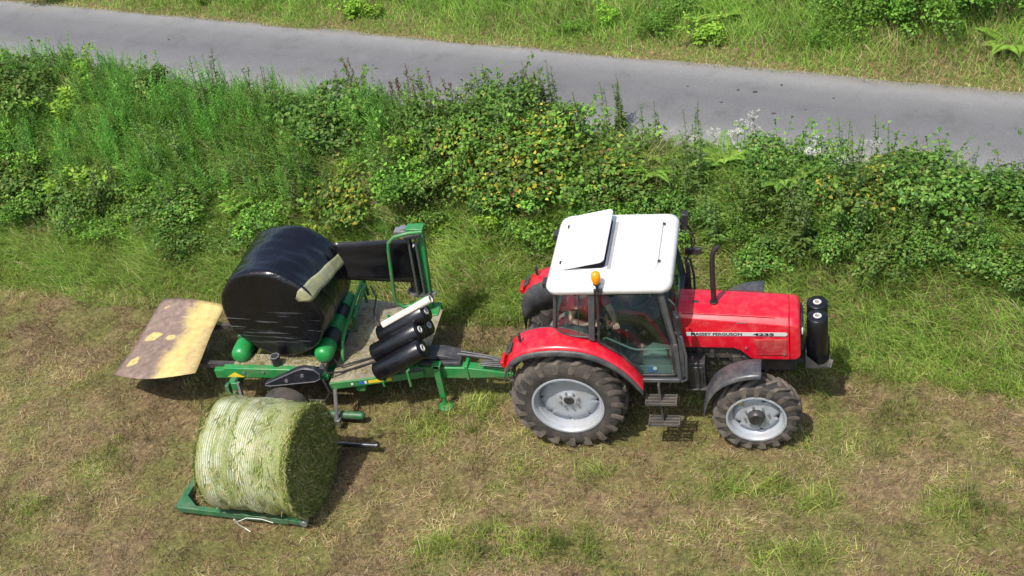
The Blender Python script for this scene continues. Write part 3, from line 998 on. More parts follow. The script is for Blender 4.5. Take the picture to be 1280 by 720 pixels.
    b.box((3.285, 0.09, 0.872), (0.31, 0.64, 0.012)); b.box((3.135, 0.09, 1.0), (0.012, 0.60, 0.26))
    b.prism([(3.13, -0.235, 0.868), (3.44, -0.235, 0.868), (3.44, -0.235, 0.90), (3.30, -0.235, 0.91), (3.13, -0.235, 1.10)], (0, 0.008, 0))
    b.bar((3.43, -0.23, 0.88), (3.465, -0.15, 0.95), 0.05, 0.012); b.box((3.04, 0.0, 0.93), (0.18, 0.3, 0.08)); b.box((3.44, 0.09, 0.90), (0.012, 0.62, 0.06))
    b.build("film_carrier", mat("galvanised_plate", (0.05, 0.052, 0.054), 0.6, metal=0.2, var=0.3, dirt=MUD, dirt_amt=0.3), T)
    return T


tractor = make_tractor()


def film_roll(label, base, axis, L=0.75, r=0.126, group=None, black=True, name="film_roll"):
    a = Vector(axis).normalized()
    t = thing(name, label, "film roll", base, 0, group)
    b0 = Vector(base)
    if black:
        q = a.to_track_quat('Z', 'Y').to_matrix().to_4x4()
        b = MB().lathe([(0.040, 0.0), (r - 0.006, 0.0), (r, 0.006), (r, L * 0.33), (r + 0.0015, L * 0.34), (r + 0.0015, L * 0.7), (r, L * 0.71), (r, L - 0.006), (r - 0.006, L), (0.040, L)], (0, 0, 0), 40, 'z')
        b.build("film_wrap", film_black, t, matrix=Matrix.Translation(b0) @ q, angle=50)
        b = MB().lathe([(0.032, -0.012), (0.046, -0.012), (0.046, L + 0.012), (0.032, L + 0.012)], (0, 0, 0), 28, 'z', close=True)
        b.build("core", core_end, t, matrix=Matrix.Translation(b0) @ q)
        # printed ring at the core and a solid dark plug painted as the bore's inner shade
        e = MB().lathe([(0.047, L + 0.003), (0.054, L + 0.003), (0.054, L + 0.006), (0.047, L + 0.006)], (0, 0, 0), 28, 'z', close=True)
        MB().cyl((0, 0, 0.05), (0, 0, L - 0.03), 0.032, n=20).build("bore_shade_plug", void_shade, t, matrix=Matrix.Translation(b0) @ q)
        e.build("core_collar", core_end, t, matrix=Matrix.Translation(b0) @ q)
    else:
        q = a.to_track_quat('Z', 'Y').to_matrix().to_4x4()
        MB().lathe([(r - 0.014, 0), (r, 0), (r, L), (r - 0.014, L)], (0, 0, 0), 28, 'z', close=True).build("core", core_white, t, matrix=Matrix.Translation(b0) @ q)
    return t


film_roll("upright black film roll on the tractor nose, the nearer of two", (3.285, -0.05, 0.882), (0, 0, 1), 0.74, 0.135, "film rolls on the tractor nose")
film_roll("upright black film roll on the tractor nose, behind the other one", (3.285, 0.235, 0.882), (0, 0, 1), 0.74, 0.135, "film rolls on the tractor nose")


# ---------------------------------------------------------------- driver
def skin_body(name, joints, edges, radii, material, parent, sub=2):
    me = bpy.data.meshes.new(name)
    inv = root_matrix(parent).inverted()
    me.from_pydata([inv @ Vector(j) for j in joints], edges, [])
    o = bpy.data.objects.new(name, me)
    COL.objects.link(o)
    o.parent = parent
    md = o.modifiers.new("skin", 'SKIN')
    me.skin_vertices or None
    bm = bmesh.new(); bm.from_mesh(me)
    lay = bm.verts.layers.skin.verify()
    for v, r in zip(bm.verts, radii):
        v[lay].radius = r if isinstance(r, tuple) else (r, r)
    bm.verts.ensure_lookup_table()
    bm.verts[0][lay].use_root = True
    bm.to_mesh(me); bm.free()
    md.use_smooth_shade = True
    o.modifiers.new("subsurf", 'SUBSURF').levels = sub
    o.modifiers["subsurf"].render_levels = sub
    me.materials.append(material)
    return o


def make_driver():
    p = thing("person", "driver in a red t-shirt sitting in the tractor cab", "person", (0.38, 0, 1.42))
    J = [(0.32, 0, 1.52), (0.29, -0.02, 1.70), (0.28, -0.06, 1.90), (0.27, -0.07, 2.03), (0.25, -0.07, 2.11),
         (0.10, -0.14, 1.97), (0.08, -0.28, 1.76), (0.26, -0.38, 1.78), (0.36, -0.42, 1.82),
         (0.47, -0.02, 1.97), (0.60, -0.10, 1.76), (0.66, -0.30, 1.80), (0.68, -0.40, 1.84),
         (0.35, -0.10, 1.50), (0.80, -0.14, 1.52), (0.94, -0.14, 1.18), (1.05, -0.14, 1.14),
         (0.35, 0.10, 1.50), (0.80, 0.14, 1.52), (0.94, 0.14, 1.18), (1.05, 0.14, 1.14)]
    E = [(0, 1), (1, 2), (2, 3), (3, 4), (2, 5), (5, 6), (6, 7), (7, 8), (2, 9), (9, 10), (10, 11), (11, 12),
         (0, 13), (13, 14), (14, 15), (15, 16), (0, 17), (17, 18), (18, 19), (19, 20)]
    rad = [(0.13, 0.10), (0.13, 0.10), (0.14, 0.11), 0.06, 0.055, 0.06, 0.045, 0.038, 0.028, 0.06, 0.045, 0.038, 0.028,
           0.09, 0.065, 0.05, 0.04, 0.09, 0.065, 0.05, 0.04]
    skin_body("body", J, E, rad, skin_m, p)
    # shirt with short sleeves, trousers
    Js = [(0.32, 0, 1.52), (0.29, -0.02, 1.70), (0.28, -0.06, 1.90), (0.27, -0.07, 2.00), (0.10, -0.14, 1.97), (0.075, -0.23, 1.85), (0.47, -0.02, 1.97), (0.56, -0.075, 1.85)]
    Es = [(0, 1), (1, 2), (2, 3), (2, 4), (4, 5), (2, 6), (6, 7)]
    skin_body("shirt", Js, Es, [(0.15, 0.13), (0.16, 0.14), (0.17, 0.15), 0.075, 0.085, 0.072, 0.085, 0.072], shirt_m, p)
    Jt = [(0.32, 0, 1.50), (0.35, -0.10, 1.49), (0.80, -0.14, 1.52), (0.93, -0.14, 1.20), (0.35, 0.10, 1.49), (0.80, 0.14, 1.52), (0.93, 0.14, 1.20)]
    skin_body("trousers", Jt, [(0, 1), (1, 2), (2, 3), (0, 4), (4, 5), (5, 6)], [(0.14, 0.11), 0.10, 0.078, 0.065, 0.10, 0.078, 0.065], jeans_m, p)
    for s in (-1, 1):
        MB().box((1.08, s * 0.14, 1.135), (0.26, 0.10, 0.05)).sphere((1.0, s * 0.14, 1.16), 0.055).build("shoe", black_pl, p, bevel=0.02)
    # head turned a little towards the wrapper
    hd = MB()
    c = Vector((0.24, -0.08, 2.24))
    hd.sphere(c, 0.105, (1.05, 0.82, 1.22), 24); hd.sphere(c + Vector((0.03, 0, -0.07)), 0.07, (1.0, 0.85, 0.9))
    hd.cyl(c + Vector((0.10, 0, 0.02)), c + Vector((0.125, 0, -0.025)), 0.010, 0.018, n=10)
    for s in (-1, 1):
        hd.sphere(c + Vector((-0.005, s * 0.088, -0.01)), 0.028, (0.7, 0.35, 1.1), 10)
    hd.box(c + Vector((0.098, 0, -0.062)), (0.012, 0.045, 0.012))
    hd.build("head", skin_m, p, angle=80)
    hr = MB().sphere(c + Vector((-0.012, 0, 0.028)), 0.112, (1.0, 0.84, 1.1), 24)
    bmesh.ops.bisect_plane(hr.bm, geom=hr.bm.verts[:] + hr.bm.edges[:] + hr.bm.faces[:], plane_co=c + Vector((0, 0, 0.035)), plane_no=(0.45, 0, -1), clear_outer=True)
    hr.build("hair", hair_m, p, angle=80)
    for s in (-1, 1):
        MB().sphere(c + Vector((0.098, s * 0.035, 0.012)), 0.012, n=10).build("eye", eye_m, p)
    # hands: palm, four fingers and a thumb each
    def hand(w, d, up, side):
        w, d, up = Vector(w), Vector(d).normalized(), Vector(up).normalized()
        lat = d.cross(up).normalized() * side
        joints = [w, w + d * 0.045, w + d * 0.085]
        ed = [(0, 1), (1, 2)]
        rr = [(0.026, 0.02), (0.036, 0.017), (0.038, 0.015)]
        for i, (off, ln) in enumerate(((-0.03, 0.06), (-0.01, 0.075), (0.010, 0.07), (0.03, 0.055))):
            a = len(joints)
            joints += [w + d * 0.088 + lat * off, w + d * (0.088 + ln * 0.5) + lat * off * 1.15 - up * 0.008, w + d * (0.088 + ln * 0.9) + lat * off * 1.2 - up * 0.035]
            ed += [(2, a), (a, a + 1), (a + 1, a + 2)]
            rr += [0.0095, 0.0085, 0.007]
        a = len(joints)
        joints += [w + d * 0.035 - lat * 0.045, w + d * 0.075 - lat * 0.065 - up * 0.012]
        ed += [(1, a), (a, a + 1)]
        rr += [0.011, 0.009]
        skin_body("hand", joints, ed, rr, skin_m, p, 2)
    hand((0.36, -0.42, 1.82), (0.9, -0.3, 0.25), (0, -0.3, 1), 1)
    hand((0.68, -0.40, 1.84), (0.35, -0.9, 0.1), (0.2, 0, 1), -1)


make_driver()


# ---------------------------------------------------------------- bale wrapper
def make_wrapper():
    Wp = thing("bale_wrapper", "green trailed bale wrapper with a loading frame hitched behind the tractor", "bale wrapper", (-4.3, 0.4, 0))
    # drawbar
    b = MB()
    b.prism([(-1.02, -0.045, 0.50), (-1.02, -0.045, 0.58), (-1.62, -0.07, 0.70), (-2.7, -0.08, 0.72), (-2.7, -0.08, 0.54), (-1.75, -0.07, 0.50)], (0, 0.15, 0))
    b.box((-1.0, 0.03, 0.54), (0.14, 0.1, 0.05)); b.box((-1.62, 0.02, 0.61), (0.05, 0.2, 0.26))
    b.build("drawbar", green, Wp, bevel=0.012)
    b = MB()
    b.box((-2.0, 0.05, 0.755), (0.6, 0.20, 0.06)); b.tube([(-1.0, 0.06, 0.66), (-1.3, 0.09, 0.76), (-1.7, 0.12, 0.80), (-2.2, 0.14, 0.80), (-2.6, 0.2, 0.78)], 0.028, 8)
    b.tube([(-1.0, 0.12, 0.66), (-1.3, 0.17, 0.72), (-1.7, 0.2, 0.78), (-2.3, 0.22, 0.82)], 0.02, 8)
    b.prism([(-1.72, 0.0, 0.79), (-2.35, 0.0, 0.82), (-2.35, 0.0, 0.86), (-2.0, 0.0, 0.88), (-1.78, 0.0, 0.83)], (0, 0.24, 0))
    b.build("hose_cover", trim_pl, Wp, bevel=0.012)
    b = MB()
    b.box((-2.03, -0.13, 0.52), (0.09, 0.09, 0.62)); b.box((-2.03, -0.115, 0.80), (0.13, 0.12, 0.05)); b.cyl((-2.03, -0.13, 0.26), (-2.03, -0.13, 0.05), 0.03)
    b.lathe([(0.0, 0.05), (0.06, 0.045), (0.115, 0.02), (0.115, 0.0), (0, 0.0)], (-2.03, -0.13, 0.0), 24, 'z')
    b.build("jack_stand", green, Wp, bevel=0.006)
    # main frame with deck
    b = MB()
    b.box((-4.0, 0.05, 0.52), (3.2, 0.14, 0.16)); b.box((-4.0, 0.85, 0.52), (3.0, 0.14, 0.16)); b.box((-3.2, 0.45, 0.52), (0.14, 1.5, 0.14)); b.box((-5.2, 0.45, 0.52), (0.14, 1.5, 0.14))
    b.cyl((-4.35, 0.45, 0.5), (-4.35, 0.45, 0.80), 0.30, n=32)
    b.build("chassis", green, Wp, bevel=0.01)
    b = MB().prism([(-3.60, -0.40, 0.69), (-2.26, -0.13, 0.69), (-2.26, 1.25, 0.69), (-3.62, 1.55, 0.69)], (0, 0, 0.012))
    b.build("deck_plate", deck_m, Wp)
    b = MB().bar((-3.60, -0.415, 0.655), (-2.24, -0.145, 0.655), 0.03, 0.115)
    ed = b.build("deck_edge", green, Wp, bevel=0.006)
    d = Vector((1.36, 0.27, 0)).normalized()
    n_ = Vector((0.27, -1.36, 0)).normalized()
    def on_edge(t, w, h, m, dz=0.0):
        c = Vector((-3.60, -0.415, 0.655 + dz)) + d * t + n_ * 0.017
        bb = MB().bar(c - d * w / 2, c + d * w / 2, 0.004, h)
        bb.build("sticker", m, ed)
    on_edge(0.74, 0.34, 0.055, yellow_st); on_edge(0.47, 0.07, 0.05, blue_st); on_edge(0.53, 0.03, 0.05, white_st); on_edge(0.33, 0.03, 0.03, white_st)
    # rear edge tray rim and film-roll cradle
    b = MB()
    for t in (0.12, 0.62):
        c0 = Vector((-2.845 + 0.80 * t, -0.45, 0.70))
        zt = 0.70 + 0.40 * t
        b.bar(c0, c0 + Vector((0, 0, zt - 0.70 + 0.04)), 0.03, 0.03, up=(0, 1, 0)); b.bar((c0.x, -0.46, zt), (c0.x, 0.34, zt + 0.02), 0.03, 0.03)
        b.bar((c0.x, 0.34, 0.70), (c0.x, 0.34, zt + 0.62), 0.03, 0.03, up=(0, 1, 0))
    b.build("roll_cradle", green, Wp)
    # turntable end beams
    for y0, y1, hh in ((-0.36, -0.26, 0.17), (1.16, 1.26, 0.17)):
        b = MB()
        b.prism([(-5.22, y0, 0.78), (-3.62, y0, 0.72), (-3.62, y0, 0.80), (-4.2, y0, 0.92), (-5.22, y0, 0.95)], (0, y1 - y0, 0))
        be = b.build("turntable_beam", green, Wp, bevel=0.012)
        if y0 < 0:
            MB().prism([(-5.18, y0 - 0.004, 0.785), (-4.92, y0 - 0.004, 0.775), (-5.05, y0 - 0.004, 0.87)], (0, 0.003, 0)).build("sticker", yellow_st, be)
    b = MB().box((-4.4, 0.45, 0.84), (1.5, 0.3, 0.10)); b.box((-4.95, 0.45, 0.86), (0.10, 1.5, 0.08)); b.box((-3.70, 0.45, 0.86), (0.10, 1.5, 0.08))
    b.build("turntable", engine, Wp, bevel=0.01)
    # hay litter ledge
    b = MB().prism([(-5.1, -0.25, 0.90), (-3.7, -0.25, 0.88), (-3.7, 0.0, 0.88), (-5.1, 0.0, 0.90)], (0, 0, 0.01)); b.build("turntable_tray", deck_m, Wp)
    # drive guard
    g = [(-4.60, 0.70), (-4.52, 0.685), (-3.76, 0.78), (-3.67, 0.84), (-3.66, 0.93), (-3.74, 1.02), (-3.90, 1.045), (-4.02, 1.01), (-4.58, 0.73)]
    b = MB().prism([(x, -0.46, z) for x, z in g], (0, 0.085, 0))
    gd = b.build("drive_guard", mat("guard_plastic", (0.016, 0.018, 0.026), 0.4, var=0.3, dirt=(0.10, 0.09, 0.08), dirt_amt=0.2), Wp, bevel=0.018, seg=3)
    b = MB()
    rim = [Vector((x, -0.462, z)) for x, z in g]
    cen = sum(rim, Vector()) / len(rim)
    b.tube([p + (cen - p).normalized() * 0.02 for p in rim], 0.007, 6, closed=True)
    b.build("guard_rim", mat("guard_edge", (0.12, 0.12, 0.13), 0.5), gd)
    for x, z in ((-3.95, 0.90), (-4.22, 0.80)):
        MB().cyl((x, -0.458, z), (x, -0.475, z), 0.028, n=12).build("guard_bolt", steel, gd)
    # rollers (green / black bands)
    for x in (-5.0, -3.70):
        z = 1.0
        rt = bpy.data.objects.new("roller", None); COL.objects.link(rt); rt.parent = Wp; rt.location = (x + 4.3, 0.45 - 0.4, z); rt.empty_display_size = 0.1
        y = -0.20
        segs = [(0.30, 1), (0.28, 0), (0.27, 1), (0.27, 0), (0.26, 1)]
        for ln, gr in segs:
            r = 0.142 if gr else 0.118
            tgt = MB()
            if y < -0.1:
                tgt.lathe([(0.0, y), (0.07, y), (0.115, y + 0.03), (0.138, y + 0.08), (r, y + 0.13), (r, y + ln), (0.1, y + ln)], (x, 0, z), 28, 'y')
            else:
                tgt.lathe([(0.06, y), (r, y), (r, y + ln), (0.06, y + ln)], (x, 0, z), 28, 'y')
            y += ln
            tgt.build("roller_band" if gr else "roller_belt", green_roll if gr else black_pl, rt)
    # small guide rollers standing at the turntable ends
    for y in (-0.40, 1.32):
        b = MB().lathe([(0.0, 1.08), (0.06, 1.08), (0.068, 1.07), (0.068, 0.80), (0.0, 0.80)], (-4.40, y + 0.16, 0), 24, 'z')
        gr = b.build("guide_roller", black_pl, Wp)
        MB().lathe([(0.055, 1.081), (0.069, 1.081), (0.069, 1.087), (0.055, 1.087)], (-4.40, y + 0.16, 0), 24, 'z', close=True).build("guide_roller_rim", mat("worn_rim", (0.14, 0.14, 0.15), 0.4), gr)
    # guard rail on the deck side
    b = MB()
    b.tube([(-3.52, 0.05, 0.72), (-3.50, 0.08, 0.86), (-3.49, 0.18, 1.0), (-3.50, 0.40, 1.06), (-3.53, 1.0, 1.06), (-3.56, 1.62, 1.06), (-3.56, 1.64, 0.70)], 0.026, 10)
    b.bar((-3.46, 0.7, 1.0), (-3.50, 1.5, 1.02), 0.05, 0.05); b.box((-3.50, 0.75, 0.86), (0.03, 0.04, 0.34)); b.box((-3.53, 1.45, 0.86), (0.03, 0.04, 0.34))
    b.build("side_rail", green, Wp)
    b = MB().tube([(-3.42, 1.50, 0.98), (-3.30, 1.32, 0.90), (-3.28, 1.05, 0.84), (-3.10, 0.62, 0.74)], 0.014, 8)
    b.build("hose", black_pl, Wp)
    # film dispenser: post, gate, roller pack
    b = MB()
    b.bar((-2.33, 1.30, 2.20), (-2.46, 1.30, 0.72), 0.10, 0.11, up=(0, 1, 0)); b.box((-2.45, 1.25, 0.66), (0.3, 0.3, 0.14)); b.box((-2.40, 1.30, 2.21), (0.26, 0.16, 0.06))
    post = b.build("dispenser_post", green, Wp, bevel=0.012)
    b = MB()
    b.tube([(-2.26, 1.16, 2.24), (-2.46, 1.10, 2.26), (-2.66, 1.06, 2.23), (-2.76, 1.05, 2.13), (-2.79, 1.05, 2.0), (-2.845, 1.05, 1.52), (-2.885, 1.05, 1.14),
            (-2.87, 1.05, 1.0), (-2.77, 1.05, 0.925), (-2.62, 1.07, 0.96), (-2.42, 1.16, 1.03)], 0.027, 12)
    b.build("dispenser_gate", green, Wp)
    b = MB()
    for k in (0, 2):
        x = -2.46 - 0.05 * k
        b.cyl((x, 1.20 - 0.01 * k, 1.06), (x + 0.06, 1.20 - 0.01 * k, 2.12), 0.021, n=12)
    for z in (1.04, 2.13):
        b.box((-2.50 + (z - 1) * 0.05, 1.20, z), (0.24, 0.09, 0.025))
    b.build("stretch_rollers", steel_dark, Wp)
    b = MB(); b.cyl((-2.72, 1.33, 0.98), (-2.69, 1.33, 1.02), 0.07); b.cyl((-2.60, 1.34, 2.1), (-2.60, 1.34, 2.2), 0.06); b.box((-2.58, 1.33, 2.14), (0.30, 0.14, 0.05)); b.box((-2.52, 1.30, 0.98), (0.4, 0.08, 0.04))
    b.build("film_spindle", steel, Wp)
    # loading frame
    b = MB()
    b.bar((-5.42, -2.31, 0.09), (-3.72, -2.475, 0.09), 0.075, 0.095); b.bar((-5.42, -2.32, 0.08), (-5.27, -1.25, 0.12), 0.09, 0.10); b.bar((-5.27, -1.25, 0.12), (-5.20, -0.30, 0.40), 0.09, 0.10)
    b.bar((-3.80, -2.465, 0.11), (-3.46, -2.52, 0.11), 0.075, 0.075)
    b.prism([(-5.42, -2.34, 0.145), (-5.08, -2.37, 0.145), (-5.38, -2.08, 0.145)], (0, 0, -0.015))
    fr = b.build("loading_frame", green_dusty, Wp, bevel=0.014)
    MB().cyl((-3.475, -2.56, 0.115), (-3.475, -2.47, 0.115), 0.052).build("frame_pivot", steel, fr, bevel=0.006)
    MB().cyl((-5.10, -2.19, 0.14), (-4.55, -2.30, 0.14), 0.022, n=12).build("frame_pipe", chrome, fr)
    MB().cyl((-5.2, -0.98, 0.13), (-2.83, -1.08, 0.13), 0.045, n=16).cyl((-2.83, -1.08, 0.13), (-2.80, -1.081, 0.13), 0.058, n=16).build("loading_roller", roller_steel, Wp)
    MB().cyl((-5.2, -0.42, 0.18), (-3.22, -0.49, 0.14), 0.06, n=16).sphere((-3.22, -0.49, 0.14), 0.06).build("loading_arm", green_dusty, Wp)
    b = MB().cyl((-3.52, -0.45, 0.62), (-3.55, -0.62, 0.18), 0.03).cyl((-3.535, -0.53, 0.42), (-3.55, -0.62, 0.18), 0.018); b.box((-3.55, -0.62, 0.15), (0.10, 0.10, 0.08))
    b.build("support_strut", steel, Wp)
    b = MB().bar((-5.18, -0.45, 0.72), (-5.20, -0.50, 0.20), 0.06, 0.10, up=(0, 1, 0)); b.build("arm_link", green_dusty, Wp, bevel=0.01)
    b = MB().bar((-5.02, -0.42, 0.72), (-5.02, -0.48, 0.25), 0.04, 0.05, up=(0, 1, 0)); b.build("lift_ram", steel, Wp)
    for pts in (((-2.6, 0.2, 0.74), (-3.0, 0.05, 0.73), (-3.45, -0.2, 0.74), (-3.62, -0.36, 0.86), (-3.66, -0.3, 0.98)), ((-2.5, 0.26, 0.74), (-3.1, 0.12, 0.735), (-3.5, -0.1, 0.76), (-3.58, -0.1, 0.92)),
                ((-3.64, -0.48, 0.85), (-3.58, -0.52, 0.62), (-3.7, -0.5, 0.45), (-4.1, -0.46, 0.42))):
        MB().tube(pts, 0.015, 8).build("hydraulic_hose", black_pl, Wp)
    for x in (-4.9, -4.6, -3.85):
        MB().cyl((x, -0.362, 0.87), (x, -0.375, 0.87), 0.022, n=6).build("frame_bolt", steel, Wp)
    # wheels
    for y, s in ((-0.62, -1), (1.45, 1)):
        w = bpy.data.objects.new("wheel", None); COL.objects.link(w); w.parent = Wp; w.location = (0, y - 0.4, 0.36)
        c = (-4.3, y, 0.36)
        MB().lathe([(0.2, -0.11), (0.24, -0.14), (0.32, -0.14), (0.355, -0.11), (0.36, 0), (0.355, 0.11), (0.32, 0.14), (0.24, 0.14), (0.2, 0.11)], c, 36, 'y').build("tyre", rubber, w)
        MB().lathe([(0.0, s * 0.03), (0.1, s * 0.04), (0.16, s * 0.02), (0.2, s * 0.10), (0.21, s * 0.11), (0.2, -s * 0.1)], c, 32, 'y').build("rim", rim_silver, w)
    MB().cyl((-4.3, -0.55, 0.36), (-4.3, 1.4, 0.36), 0.05).build("axle", engine, Wp)
    # drop mat behind: thin curved sheet
    b = MB()
    rows = []
    nu, nv = 14, 18
    for i in range(nu + 1):
        a = i / nu
        row = []
        for j in range(nv + 1):
            t = j / nv
            A, B, Cc, D = Vector((-5.74, -0.28, 0.75)), Vector((-5.87, 1.36, 0.75)), Vector((-7.10, 1.62, 0.62)), Vector((-7.36, 0.03, 0.60))
            p = A.lerp(B, t).lerp(D.lerp(Cc, t), a)
            x, y, z = p
            y -= 0.27 * math.sin(a * math.pi) * (1 - t) ** 2
            x += (0.10 * math.sin(t * math.pi)) * (1 - a) * (0.5 - t)
            z += 0.07 * math.sin(a * 2.6 + 0.4) - 0.16 * a ** 3 * (1 - t) + 0.035 * math.sin(t * 5 + a * 3)
            row.append((x, y, z))
        rows.append(row)
    b.loft(rows, cap=False, closed=False)
    m, nt, bs = new_mat("worn_drop_mat")
    tc = N(nt, "ShaderNodeTexCoord")
    v = tc.outputs["Object"]
    n1 = noise_node(nt, v, 2.2, 7, 0.65, 0.4); n2 = noise_node(nt, v, 9, 6, 0.7)
    sp = N(nt, "ShaderNodeSeparateXYZ"); nt.links.new(v, sp.inputs[0])
    # the worn yellow band runs along the edge next to the turntable (local x about +0.35)
    ad = N(nt, "ShaderNodeMath", operation='MULTIPLY_ADD'); ad.inputs[1].default_value = 0.75
    nt.links.new(n1.outputs[0], ad.inputs[0]); nt.links.new(sp.outputs[0], ad.inputs[2])
    wear = ramp(nt, ad.outputs[0], [(0.0, 0.0), (0.48, 0.0), (0.68, 1.0), (0.9, 1.0), (1.0, 0.7)])
    spots = ramp(nt, noise_node(nt, v, 3.1, 2, 0.4).outputs[0], [(0.66, 0), (0.70, 1)])
    mxm = N(nt, "ShaderNodeMath", operation='MAXIMUM'); nt.links.new(wear.outputs[0], mxm.inputs[0]); nt.links.new(spots.outputs[0], mxm.inputs[1])
    base = ramp(nt, n2.outputs[0], [(0.3, (0.115, 0.078, 0.058)), (0.55, (0.20, 0.14, 0.11)), (0.8, (0.33, 0.24, 0.16))])
    yel = ramp(nt, n2.outputs[0], [(0.3, (0.38, 0.28, 0.09)), (0.7, (0.58, 0.45, 0.18))])
    c = mixc(nt, mxm.outputs[0], base.outputs[0], yel.outputs[0])
    nt.links.new(c, bs.inputs["Base Color"]); bs.inputs["Roughness"].default_value = 0.7
    bp = N(nt, "ShaderNodeBump"); bp.inputs["Strength"].default_value = 0.25; bp.inputs["Distance"].default_value = 0.01
    nt.links.new(n2.outputs[0], bp.inputs["Height"]); nt.links.new(bp.outputs[0], bs.inputs["Normal"])
    matp = b.build("drop_mat", m, Wp, solid=0.012)
    # bare yellow wear marks with a shape of their own
    marks = None
    wob = noise_node(nt, v, 4, 4); wv_ = N(nt, "ShaderNodeVectorMath", operation='MULTIPLY_ADD'); wv_.inputs[1].default_value = (0.22, 0.22, 0)
    nt.links.new(wob.outputs[1], wv_.inputs[0]); nt.links.new(v, wv_.inputs[2]); of_ = N(nt, "ShaderNodeVectorMath", operation='SUBTRACT'); of_.inputs[1].default_value = (0.11, 0.11, 0)
    nt.links.new(wv_.outputs[0], of_.inputs[0]); vd = of_.outputs[0]
    for (x, y, ry) in ((-6.93, 0.74, 0.10), (-7.02, 0.16, 0.09), (-6.92, 1.38, 0.02), (-6.52, 0.62, 0.07)):
        sb = N(nt, "ShaderNodeVectorMath", operation='SUBTRACT'); nt.links.new(vd, sb.inputs[0])
        sb.inputs[1].default_value = (x + 4.3 - matp.location.x, y - 0.4 - matp.location.y, 0)
        sc_ = N(nt, "ShaderNodeVectorMath", operation='MULTIPLY'); nt.links.new(sb.outputs[0], sc_.inputs[0]); sc_.inputs[1].default_value = (0.8, 1.25, 0.0)
        ln = N(nt, "ShaderNodeVectorMath", operation='LENGTH'); nt.links.new(sc_.outputs[0], ln.inputs[0])
        nz = N(nt, "ShaderNodeMath", operation='MULTIPLY_ADD'); nz.inputs[1].default_value = 0.10; nt.links.new(n2.outputs[0], nz.inputs[0]); nt.links.new(ln.outputs[1], nz.inputs[2])
        rg_ = ramp(nt, nz.outputs[0], [(0.0, 0), (0.055, 0), (0.075, 1), (0.05 + ry, 1), (0.075 + ry, 0)])
        if marks is None:
            marks = rg_.outputs[0]
        else:
            mk = N(nt, "ShaderNodeMath", operation='MAXIMUM'); nt.links.new(marks, mk.inputs[0]); nt.links.new(rg_.outputs[0], mk.inputs[1]); marks = mk.outputs[0]
    nt.links.new(marks, mxm.inputs[1])
    for y in (0.1, 1.0):
        MB().bar((-5.85, y, 0.62), (-5.2, y, 0.60), 0.08, 0.08).bar((-5.84, y, 0.60), (-6.7, y, 0.44), 0.06, 0.05).build("mat_bracket", engine, Wp)
    return Wp


wrapper = make_wrapper()

# spare rolls in the wrapper's cradle
AX = Vector((0.85, 0.08, 0.46)).normalized()
rolls = [("black film roll in the wrapper cradle, lowest and nearest of the stack", (-2.845, -0.32, 0.855)),
         ("black film roll in the wrapper cradle, second from the bottom of the near column", (-2.91, -0.09, 1.0)),
         ("black film roll half hidden behind the second roll in the cradle", (-2.86, 0.16, 0.87)),
         ("black film roll in the wrapper cradle just under the empty pale core", (-2.85, 0.16, 1.13))]
for lb, e in rolls:
    film_roll(lb, Vector(e), AX, 0.83, 0.146, "spare film rolls in the wrapper cradle")
film_roll("empty pale cardboard core lying on top of the black film rolls", (-2.78, 0.16, 1.325), AX, 0.88, 0.055, black=False, name="film_core")
film_roll("black film roll mounted upright in the green dispenser gate feeding the bale", (-2.60, 1.36, 1.04), (0.06, 0, 1), 0.80, 0.11)


# ---------------------------------------------------------------- bales
def bale_mesh(r, L, seed, dent=0.012, edge=0.09, n=110, nl=44, sag=0.0):
    """closed round bale along local x, rounded shoulders, lumpy skin"""
    prof = []
    for k in range(7):
        a = math.pi / 2 * k / 6
        prof.append((-L / 2 + edge * (1 - math.sin(a)) if False else -L / 2 + edge * (1 - math.sin(a)), r - edge + edge * math.sin(math.acos(1 - (1 - math.cos(a)) if False else math.cos(a)))))
    ring_r = [0.02, 0.25, 0.5, 0.75]
    P = [(-L / 2, r * f * (1 - edge / r)) for f in ring_r]
    P += [(-L / 2 + edge * (1 - math.cos(a)), r - edge + edge * math.sin(a)) for a in [math.pi / 2 * k / 6 for k in range(7)]]
    mid = [(-L / 2 + edge + (L - 2 * edge) * k / nl, r) for k in range(1, nl)]
    P = P + mid + [(-x, rr) for x, rr in P[::-1]]
    b = MB()
    rings = []
    for x, rr in P:
        ring = []
        for k in range(n):
            a = 2 * math.pi * k / n
            p = Vector((x, rr * math.cos(a), rr * math.sin(a)))
            d = 1 + dent / r * (mnoise.noise(p * 3 + Vector((seed, 0, 0))) + 0.6 * mnoise.noise(Vector((p.x * 9, p.y * 3, p.z * 3 + seed))))
            q = Vector((p.x * (1 + 0.012 * mnoise.noise(p * 4 + Vector((0, seed, 0)))), p.y * d, p.z * d))
            if sag and q.z < -r * 0.86:
                q.z = -r * 0.86 + (q.z + r * 0.86) * 0.5
            ring.append(b.bm.verts.new(q))
        rings.append(ring)
    for A, B in zip(rings, rings[1:]):
        for k in range(n):
            b.bm.faces.new((A[k], A[(k + 1) % n], B[(k + 1) % n], B[k]))
    b.bm.faces.new(rings[0][::-1]); b.bm.faces.new(rings[-1])
    return b


